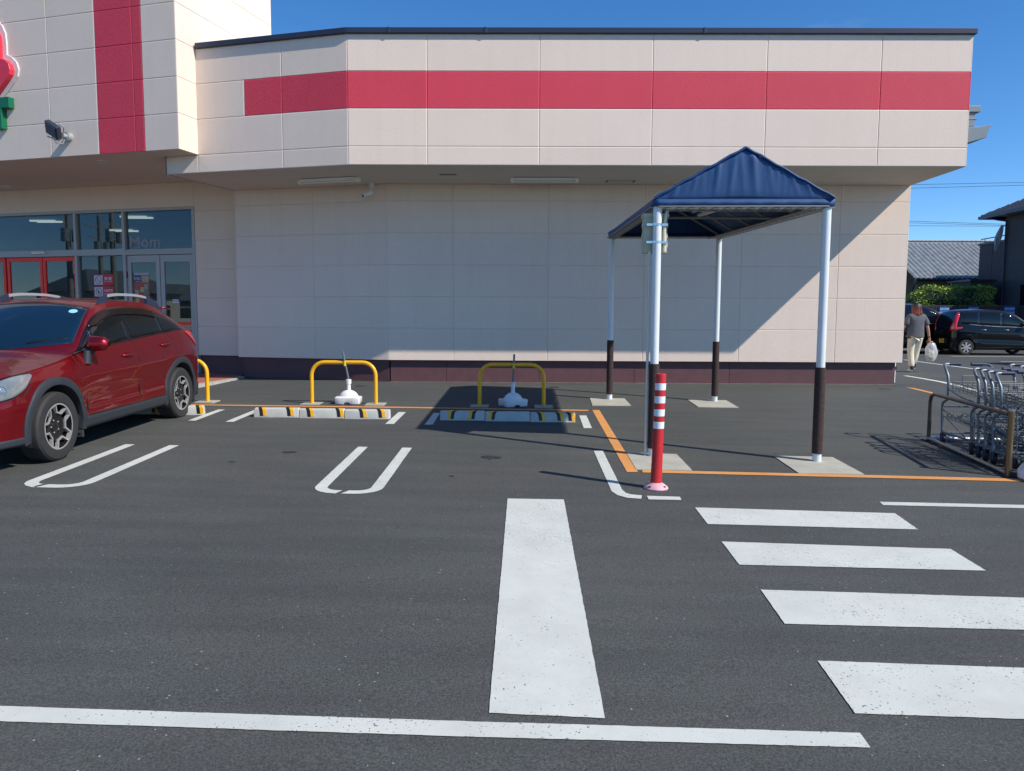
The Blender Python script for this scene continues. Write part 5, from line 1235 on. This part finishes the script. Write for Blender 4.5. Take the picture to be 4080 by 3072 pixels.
_t = M_hair.node_tree; _c = _t.nodes.new('ShaderNodeTexCoord'); _s = _t.nodes.new('ShaderNodeSeparateXYZ'); _r = _t.nodes.new('ShaderNodeValToRGB'); _n = _t.nodes.new('ShaderNodeTexNoise'); _a = _t.nodes.new('ShaderNodeMath'); _a.operation = 'MULTIPLY_ADD'
_m = _t.nodes.new('ShaderNodeMapping'); _m.inputs['Scale'].default_value = (60, 60, 3); _t.links.new(_c.outputs['Object'], _m.inputs[0]); _t.links.new(_m.outputs[0], _n.inputs[0]); _n.inputs['Scale'].default_value = 1
_t.links.new(_c.outputs['Object'], _s.inputs[0]); _t.links.new(_n.outputs[0], _a.inputs[0]); _a.inputs[1].default_value = .22; _t.links.new(_s.outputs['Z'], _a.inputs[2]); _t.links.new(_a.outputs[0], _r.inputs[0])
_e = _r.color_ramp.elements; _r.color_ramp.interpolation = 'LINEAR'; _e[0].position = 0; _e[1].position = 1; _e[0].color = (.24, .045, .022, 1); _e[1].color = (.012, .007, .008, 1)
_mr = _t.nodes.new('ShaderNodeMapRange'); _mr.inputs['From Min'].default_value = 1.54; _mr.inputs['From Max'].default_value = 1.72; _t.links.new(_a.outputs[0], _mr.inputs['Value']); _t.links.new(_mr.outputs[0], _r.inputs[0]); _t.links.new(_r.outputs[0], _t.nodes['Principled BSDF'].inputs['Base Color'])
M_shirt = mat('grey_t_shirt', (.085, .09, .11), .85, var=.12, vscale=9, bump=.3, bscale=30)
M_trou = mat('cream_trousers', (.62, .58, .46), .85, var=.05, vscale=6, bump=.3, bscale=25)
M_shoe = mat('white_trainers', (.60, .60, .52), .6); M_sock = mat('dark_socks', (.02, .022, .03), .8)
P = thing('person', 'woman with reddish brown hair in grey t-shirt and cream trousers walking away with a bag', 'person', (9.60, 18.35, 0), R(4))
# y+ is the walking direction; x+ her right
N_ = [(0, 0, .93, .13, .10), (0, -.005, 1.08, .115, .085), (0, -.01, 1.22, .14, .095), (0, -.01, 1.35, .15, .085), (0, .0, 1.42, .06, .06), (0, .01, 1.475, .047, .047), (0, .03, 1.56, .075, .085), (0, .035, 1.63, .06, .07),
      (-.16, -.01, 1.355, .055, .055), (-.235, .0, 1.18, .042, .042), (-.285, .03, 1.08, .036, .036), (-.305, .10, .87, .025, .027), (-.305, .125, .80, .022, .030), (-.30, .135, .74, .016, .028),
      (.16, -.01, 1.355, .055, .055), (.235, -.03, 1.18, .042, .042), (.285, -.03, 1.06, .036, .036), (.345, .0, .86, .025, .027), (.362, .01, .80, .022, .030), (.367, .012, .745, .020, .028),
      (-.085, .0, .86, .085, .09), (-.09, .015, .50, .055, .06), (-.085, -.05, .10, .036, .04), (.085, 0, .86, .085, .09), (.085, .09, .50, .055, .06), (.075, .13, .12, .036, .04)]
E_s = [(0, 1), (1, 2), (2, 3), (3, 4), (4, 5), (5, 6), (6, 7), (3, 8), (8, 9), (9, 10), (10, 11), (11, 12), (12, 13), (3, 14), (14, 15), (15, 16), (16, 17), (17, 18), (18, 19), (0, 20), (20, 21), (21, 22), (0, 23), (23, 24), (24, 25)]
skin('body', N_, E_s, M_skin, P)
def fingers(base, dirn, curl, side):
    for k in range(4):
        o_ = Vector(base)+Vector((0, (k-1.5)*.016, 0)); L_ = (.030, .034, .032, .026)[k]
        p1 = o_+Vector((0, 0, -L_)); p2 = p1+Vector((-side*curl, 0, -L_*.6)); p3 = p2+Vector((-side*curl*1.2, 0, L_*.2))
        q = MB(); q.tube([o_, p1, p2, p3], [.009, .0085, .008, .006], 8); f_ = q.build('finger', M_skin, P, smooth=True)
    th = Vector(base)+Vector((-side*.012, .03, .03)); q = MB(); q.tube([th, th+Vector((-side*.02, .012, -.025)), th+Vector((-side*.03, .006, -.048))], [.010, .009, .007], 8); q.build('thumb', M_skin, P, smooth=True)
fingers((-.30, .135, .745), 0, .014, -1); fingers((.367, .012, .745), 0, .022, 1)
T_ = [(0, 0, .775, .235, .145), (0, 0, .90, .222, .14), (0, -.01, 1.06, .205, .13), (0, -.012, 1.22, .20, .125), (0, -.01, 1.345, .185, .105), (0, .0, 1.41, .085, .07),
      (-.165, -.01, 1.345, .075, .075), (-.225, 0, 1.24, .085, .085), (-.268, .0, 1.11, .085, .085), (.165, -.01, 1.345, .075, .075), (.225, -.015, 1.24, .085, .085), (.268, -.03, 1.11, .085, .085)]
skin('t_shirt', T_, [(0, 1), (1, 2), (2, 3), (3, 4), (4, 5), (4, 6), (6, 7), (7, 8), (4, 9), (9, 10), (10, 11)], M_shirt, P)
skin('trousers', [(0, 0, .93, .155, .115), (-.085, .0, .80, .098, .105), (-.095, .018, .50, .076, .08), (-.09, -.03, .25, .070, .075), (-.088, -.05, .105, .072, .08), (.085, 0, .80, .098, .105), (.092, .085, .50, .072, .08), (.085, .12, .28, .068, .075), (.08, .135, .16, .068, .076)],
     [(0, 1), (1, 2), (2, 3), (3, 4), (0, 5), (5, 6), (6, 7), (7, 8)], M_trou, P)
for x, y, z, tilt in ((-.085, -.045, .0, 0), (.072, .13, .045, .35)):
    s1 = skin('shoe', [(x, y-.03, z+.055, .040, .045), (x, y+.05, z+.045+tilt*-.06, .045, .036), (x, y+.14, z+.035-tilt*.12, .044, .028)], [(0, 1), (1, 2)], M_shoe, P)
    q = MB(); q.tube([(x, y-.025, z+.07), (x, y-.02, z+.15)], .043, 12); q.build('sock', M_sock, P, smooth=True)
# hair: shoulder length bob with strand ridges
q = MB(); G = []; n_ = 72; rh = random.Random(5); rg = [rh.uniform(-1, 1) for _ in range(n_)]
for i, (z, rx, ry, cy_) in enumerate(((1.685, .004, .004, .03), (1.678, .045, .05, .03), (1.655, .078, .088, .025), (1.61, .097, .105, .018), (1.55, .104, .108, .006), (1.49, .116, .100, -.004), (1.43, .132, .092, -.015), (1.395, .138, .085, -.02), (1.37, .11, .065, -.02))):
    row = []
    for k in range(n_):
        a = 2*pi*k/n_; f = 1+.06*rg[k]*min(1, i/4); front = max(0, sin(a)); 
        rr_ = 1-(.55*front*(i > 4)); zz = z+(.035*rg[(k*5) % n_] if i > 5 else 0)
        row.append((rx*f*cos(a)*(1 if i < 5 else 1), cy_+ry*f*sin(a)*rr_, zz))
    G.append(row+[row[0]])
q.grid(G); q.build('hair', M_hair, P, smooth=50)
q = MB(); q.tube([(.342, -.002, .872), (.348, .0, .852)], [.031, .031], 14); q.build('wristband', M_dark, P, smooth=40)
# shopping bag in her right hand
M_bag = bpy.data.materials.new('translucent_white_bag'); M_bag.use_nodes = True; t = M_bag.node_tree; b_ = t.nodes['Principled BSDF']
b_.inputs['Base Color'].default_value = (.72, .74, .76, 1); b_.inputs['Roughness'].default_value = .35; b_.inputs['Alpha'].default_value = .5
bag = thing('shopping_bag', 'full white plastic shopping bag hanging from the right hand of the woman', 'bag', (10.02, 18.39, .27), .2)
q = MB(); G = []; rb = random.Random(11)
for i in range(13):
    t_ = i/12; r_ = .17*(sin(pi*(.10+.72*t_))**.7)*(1-.35*t_); row = []
    for k in range(28):
        a = 2*pi*k/28; f = 1+rb.uniform(-.09, .09)+.06*sin(3*a+i*.7); row.append((r_*1.05*f*cos(a), r_*.8*f*sin(a), .44*t_))
    G.append(row+[row[0]])
q.grid(G); c0 = (0, 0, .0); q.add(G[0][:-1]+[c0], [(k, (k+1) % 28, 28) for k in range(28)])
q.build('bag_skin', M_bag, bag, smooth=25)
q = MB()
for sg in (-1, 1): q.tube([(.07*sg, 0, .38), (.04*sg, 0, .44), (.008*sg, 0, .485)], [.022, .012, .012], 8)
q.build('bag_handle', M_bag, bag, smooth=True)
q = MB()
for (x, y, z, r_, mi) in ((-.04, 0, .10, .065, 0), (.05, .01, .09, .06, 1), (.0, -.03, .19, .06, 2), (-.05, .02, .23, .04, 1), (.05, 0, .22, .045, 0)):
    q.lathe([(.001, -r_), (r_*.7, -r_*.75), (r_, 0), (r_*.7, r_*.75), (.001, r_)], 12, Matrix.Translation((x, y, z)), mi)
q.build('groceries', [mat('green_goods', (.30, .40, .16), .5), mat('orange_goods', (.60, .36, .12), .5), mat('pale_goods', (.6, .58, .5), .5)], bag, smooth=True)

# ------------------------------------------------------------------ fence, signs, hedge, houses far right
M_fen = mat('dark_slat_fence', (.035, .036, .045), .6, metal=.2)
fe = thing('slat_fence', 'dark vertical slat fence along the back of the car park', 'fence', (18, 36, 0))
q = MB(); q.box(-8, 24, .02, .06, .0, 1.93)
q.build('panel', M_fen, fe); q = MB()
for i in range(320): x = -8+i*.1; q.box(x, x+.055, -.03, .02, .05, 1.95)
tag(q.build('slat', M_fen, fe), kind=None)
q = MB(); q.box(-8, 24, -.035, .06, 1.95, 2.0); q.build('top_rail', M_fen, fe)
M_bsg = mat('blue_sign', (.015, .13, .42), .5); M_wsg = mat('pale_sign_writing', (.45, .62, .72), .5)
for (x0, x1, z1, lb) in ((19.88, 20.33, 1.92, 'blue and white notice on the fence, nearest the minivan'), (21.22, 21.72, 1.92, 'blue notice on the fence above the roof of the kei car'), (22.9, 23.42, 1.94, 'blue notice on the fence furthest to the right')):
    o = thing('fence_notice', lb, 'notice', (x0, 35.95, z1), 0, 'blue notices on the fence')
    MB().box(0, x1-x0, -.01, .01, -.5, 0).build('board', M_bsg, o)
    MB().box(0, x1-x0, -.012, -.0095, -.62, -.40).build('white_panel', mat('sign_white', (.5, .52, .55), .5), o)
    for j, tx in enumerate(('前向き駐車', 'お願いします')): text_mesh('notice_writing', tx, .088, Matrix.Translation(((x1-x0)/2, -.013, -.11-.17*j)) @ Matrix.Rotation(pi/2, 4, 'X'), M_wsg, o, ext=.002, bold=.002)

def leafmat(name, a, b_):
    M = bpy.data.materials.new(name); M.use_nodes = True; t = M.node_tree; p = t.nodes['Principled BSDF']
    g = t.nodes.new('ShaderNodeNewGeometry'); r = t.nodes.new('ShaderNodeValToRGB'); r.color_ramp.elements[0].color = (*a, 1); r.color_ramp.elements[1].color = (*b_, 1)
    t.links.new(g.outputs['Random Per Island'], r.inputs[0]); t.links.new(r.outputs[0], p.inputs['Base Color']); p.inputs['Roughness'].default_value = .5
    return M
def leaves(name, M, parent, pts, size, rd, solidM=None):
    q = MB()
    for p in pts:
        s_ = size*rd.uniform(.6, 1.3); a = Vector((rd.gauss(0, 1), rd.gauss(0, 1)-.4, rd.gauss(0, 1)+.6)).normalized(); u = a.orthogonal().normalized(); u = Matrix.Rotation(rd.uniform(0, 6.28), 3, a) @ u; v = a.cross(u)
        p = Vector(p); q.add([p-u*s_, p-v*s_*.45, p+u*s_, p+v*s_*.45], [(0, 1, 2, 3)])
    return q.build(name, M, parent)
rd = random.Random(21)
hg = thing('hedge', 'bright green clipped hedge with sunlit yellowish top behind the fence', 'hedge', (21.5, 38.2, 0))
pts = []
for i in range(5200):
    x = rd.uniform(-1.9, 2.15); topz = 2.35+.55*min(1, (x+1.9)/.9)**.6+.05*sin(x*5)+.04*sin(x*11)
    if rd.random() < .45: y, z = rd.uniform(-.5, .6), topz+rd.gauss(0, .05)
    else: z = rd.uniform(1.3, topz); y = -.5+.18*abs(rd.gauss(0, 1))+.12*sin(x*4+z*5)
    pts.append((x, y, z))
leaves('foliage', leafmat('hedge_leaf', (.07, .15, .012), (.30, .42, .03)), hg, pts, .055, rd)
q = MB(); q.box(-1.7, 2.1, -.28, .5, .1, 2.3); q.build('stem', mat('dark_twigs', (.02, .03, .012), .9), hg)
sh = thing('pine_shrub', 'dark green cloud pruned pine in front of the bright hedge', 'shrub', (21.75, 37.2, 0))
pts = []
for (cx_, cz_, r_) in ((0, 2.55, .42), (.1, 2.05, .36), (-.3, 2.2, .3), (.25, 2.75, .25)):
    for i in range(420):
        v = Vector((rd.gauss(0, 1), rd.gauss(0, 1), rd.gauss(0, .6))).normalized()*r_*rd.uniform(.6, 1); pts.append((cx_+v.x, v.y, cz_+v.z*.55))
leaves('foliage', leafmat('pine_needle', (.012, .035, .012), (.04, .085, .02)), sh, pts, .05, rd)
q = MB(); q.tube([(0, 0, 0), (.05, 0, 1.2), (0, 0, 2.6)], [.08, .06, .03], 8); q.build('trunk', mat('pine_bark', (.06, .04, .03), .9), sh)

M_rt = mat('blue_grey_roof_tile', (.20, .225, .24), .5, var=.25, vscale=3, bump=.2, bscale=20)
th = thing('tiled_house', 'single storey house with wavy blue grey tile roof and pale ridge', 'house', (23.4, 45, 0))
q = MB(); G = []
nx, ny = 26*8, 16
for i in range(nx+1):
    x = -.05+i*(7.8/nx); row = []
    for j in range(ny*2+1):
        t_ = j/(ny*2); st = .03 if j % 2 else 0
        wv = .10*abs(sin(pi*x/.30))**.6
        row.append((x, t_*4.6, 3.70+t_*2.55+wv-st*.8))
    G.append(row)
q.grid(G, flip=True); q.grid([[(x, y+.0, z-.09) for x, y, z in (r_[0], r_[-1])] for r_ in G[::8]]); q.build('roof', M_rt, th, smooth=50)
q = MB(); q.box(-.05, 7.8, 4.55, 4.95, 6.2, 6.40); 
for k in range(27): q.box(k*.29-.02, k*.29+.26, 4.5, 5.0, 6.40, 6.47)
q.build('ridge', mat('pale_ridge_tile', (.42, .45, .47), .5, var=.1, vscale=4), th, bevel=.02)
q = MB(); q.box(.5, 7.6, .8, 8, 0, 3.75); q.box(-.6, .6, 1.3, 8, 0, 3.75)
q.build('wall', mat('tan_render', (.24, .20, .14), .85, var=.08, vscale=2), th)
q = MB(); q.box(2.4, 4.4, .76, .8, 2.3, 2.95); q.build('window', M_gl, th)
q = MB(); q.tube([(.0, -.06, 3.66), (4.3, -.06, 3.64)], .05, 8); q.tube([(.15, -.05, 3.6), (.2, .5, 3.4), (.2, .7, 3.1), (.2, .74, .2)], .035, 8); q.build('gutter', mat('dark_gutter', (.02, .022, .03), .8), th, smooth=True)
# rear slope closes the roof
q = MB(); q.add([(-.05, 4.75, 6.2), (7.75, 4.75, 6.2), (7.75, 9.4, 3.6), (-.05, 9.4, 3.6)], [(0, 1, 2, 3)]); q.build('rear_roof', M_rt, th)

M_brn = mat('dark_brown_tile_wall', (.070, .062, .070), .75, var=.12, vscale=3, bump=.4, bscale=14, speck=.1, sscale=26)
dh = thing('dark_house', 'two storey dark brown house with tiled hip roof and a lower flat roofed part', 'house', (26.6, 42, 0))
q = MB(); q.box(0, 10, -12, 0, 0, 7.05); q.box(.02, 8, -.02, 2.3, 0, 5.62)
for z in (3.0, 4.4, 5.8): q.box(-.012, 0, -12, 0, z, z+.025)
q.box(.008, .03, 0, 2.3, 4.4, 4.425)
for y in (-2.6, -5.2, 1.1): q.box(-.012 if y < 0 else .008, .025, y, y+.02, .3, 5.6)
q.build('wall', M_brn, dh)
q = MB(); q.box(-.05, 8, -.0, 2.36, 5.60, 5.72); q.build('parapet_cap', M_cap, dh)
q = MB(); x0, x1, y0, y1, ze, zr_ = -.75, 10.75, -12.75, 1.05, 7.08, 10.0; xm = 5.0
q.add([(x0, y0, ze), (x1, y0, ze), (x1, y1, ze), (x0, y1, ze), (xm, y0+5.75, zr_), (xm, y1-5.75, zr_)], [(0, 1, 4), (1, 2, 5, 4), (2, 3, 5), (3, 0, 4, 5), (3, 2, 1, 0)])
for j in range(17):      # overlapping tile courses, each a step
    t_ = j/17; a_ = x0+5.75*t_; z_0 = ze+(zr_-ze)*t_
    q.box(a_-.03, a_+.10, y0+5.75*t_, y1-5.75*t_, z_0-.02, z_0+.085); q.box(a_, x1-5.75*t_, y1-5.75*t_-.10, y1-5.75*t_+.03, z_0-.02, z_0+.085)
for k in range(46):
    y = y0+(y1-y0)*k/45; t1 = min((y-y0)/5.75, (y1-y)/5.75, 1)
    if t1 > .04: q.tube([(x0, y, ze+.06), (x0+5.75*t1, y, ze+.06+(zr_-ze)*t1)], .045, 6)
q.build('roof', mat('dark_roof_tile', (.055, .06, .08), .4, var=.2, vscale=4), dh)
q = MB(); q.box(x0-.12, x0-.0, y0, y1+.1, 6.92, 7.08); q.box(x0, x1, y1, y1+.12, 6.92, 7.08)
q.tube([(x0-.02, .45, 6.95), (-.35, .15, 6.8), (-.08, -.12, 6.7), (-.08, -.12, .1)], .055, 8); q.build('gutter', mat('navy_gutter', (.015, .02, .07), .4), dh)
q = MB(); q.box(-.70, 0, -11.9, .1, 6.98, 7.04); q.build('eave_soffit', mat('pale_eave_board', (.30, .28, .25), .8), dh)
for (y0_, y1_, z0, z1) in ((-3.6, -1.75, 5.0, 6.35), (-3.6, -1.6, 1.9, 3.2)):
    q = MB(); q.box(-.06, .02, y0_, y1_, z0, z1); wn = q.build('window', M_trim, dh)
    q = MB(); q.box(-.075, -.06, y0_+.1, y1_-.1, z0+.1, z1-.1); q.build('window_pane', M_gl, wn)
q = MB(); q.tube([(.05, 2.25, 5.95), (.0, -.1, 5.95)], .03, 6); q.tube([(.05, 1.9, 5.7), (.05, 1.9, 5.95)], .02, 6); q.tube([(-.38, -.15, 6.45), (-.05, -.15, 6.45)], .025, 6); q.build('railing', M_cap, dh)
q = MB(); G = []
for i in range(15):
    t_ = i/14; wd = .06+.26*sin(pi*min(1, .12+t_*.85))
    G.append([(-.30*t_-.06*sin(t_*3)+wd*(k/8-.5), .05*sin(k*1.9+t_*4), 6.42-1.35*t_) for k in range(9)])
q.grid(G); tag(q.build('hanging_cloth', mat('pale_grey_cloth', (.35, .36, .38), .85), smooth=60, loc=(26.28, 41.8, 0), solid=.01), 'long pale cloth hanging from the railing of the dark house', 'cloth')
gs = thing('garden_shed', 'low dark shed behind the hedge at the foot of the dark house', 'shed', (24.6, 41.6, 0))
MB().box(0, 1.28, 0, 2, 0, 3.42).build('wall', mat('shed_dark_brown', (.05, .04, .035), .8, var=.1, vscale=3), gs); MB().box(-.1, 1.36, -.12, 2.1, 3.42, 3.52).build('roof', M_cap, gs)

# overhead cables and their far poles
M_cable = mat('cable_black', (.02, .02, .025), .7)
cbx = thing('utility_pole', 'concrete utility pole far behind the houses', 'utility pole', (58, 60, 0))
MB().lathe([(.19, 0), (.12, 13)], 14).build('pole', M_conc, cbx, smooth=True); MB().box(-.9, .9, -.05, .05, 12.0, 12.12).build('crossarm', M_galv, cbx)
for i, (z0, z1, lb) in enumerate(((11.82, 12.0, 'upper overhead cable right of the store'), (11.58, 11.82, 'second overhead cable right of the store'), (9.09, 8.86, 'third overhead cable, sagging behind the houses'), (8.98, 8.80, 'fourth overhead cable behind the houses'), (8.77, 8.76, 'lowest overhead cable behind the houses'))):
    q = MB(); sl = (z1-z0)/8; q.tube([(x, 60+i*.2, z0+sl*(x-30.4)+.0025*(x-34)**2*0) for x in (12, 30.4, 38.4, 58)], .016, 5)
    tag(q.build('overhead_cable', M_cable), lb, 'cable', 'overhead cables')
# buildings, hedge and poles across the road on the left: seen only mirrored in the entrance glass
for i, (x, y, w_, h_, c) in enumerate(((-66, 18, 11, 3.2, (.35, .33, .30)), (-56, -13, 8, 3.6, (.75, .72, .60)), (-70, -32, 12, 3.4, (.25, .28, .30)))):
    o = thing('street_house', ['pale low house', 'cream two storey house', 'grey house'][i]+' across the road left of the car park', 'house', (x, y, -.3), R(90))
    MB().box(-w_/2, w_/2, -4, 4, -.5, h_).build('wall', mat('house_wall%d' % i, c, .8), o)
    MB().add([(-w_/2-.6, -4.6, h_), (w_/2+.6, -4.6, h_), (w_/2+.6, 4.6, h_), (-w_/2-.6, 4.6, h_), (-w_/2+2, 0, h_+2), (w_/2-2, 0, h_+2)], [(0, 1, 5, 4), (1, 2, 5), (2, 3, 4, 5), (3, 0, 4), (3, 2, 1, 0)]).build('roof', M_rt, o)
    for k in range(3): MB().box(-w_/2+1+k*w_/3, -w_/2+2.6+k*w_/3, -4.03, -4, 1.2, 2.6).build('window', M_gl, o)
o = thing('boundary_wall', 'low pale wall along the road left of the car park', 'wall', (-40, -5, -.3)); MB().box(-.1, .1, -25, 25, 0, 1.5).build('panel', mat('pale_wall_render', (.75, .74, .70), .8), o)
for i, (x, y) in enumerate(((-39.3, -2.7), (-41.3, -1.05), (-47.5, -7.0))):
    o = thing('utility_pole', ['nearest', 'middle', 'furthest'][i]+' concrete utility pole along the road left of the car park', 'utility pole', (x, y, -.3), 0, 'roadside utility poles')
    MB().lathe([(.20, 0), (.13, 9)], 12).build('pole', M_conc, o, smooth=True)
    q = MB(); q.box(-.06, .06, -1.0, 1.0, 8.2, 8.32); q.box(-.06, .06, -.8, .8, 7.4, 7.5); q.tube([(.3, .35, 6.3), (.3, .35, 7.1)], .26, 10); q.tube([(.3, -.35, 6.3), (.3, -.35, 7.1)], .26, 10); q.build('crossarm', M_galv, o)
pv = hatch(mv, 'unseen dark minivan added past the right edge to cast a shadow into the driving lane', 'parked_car', (19.4, 21.1, 0), R(90), -.88, 3.95, van=True)  # out of view; added to throw the shadow onto the lane
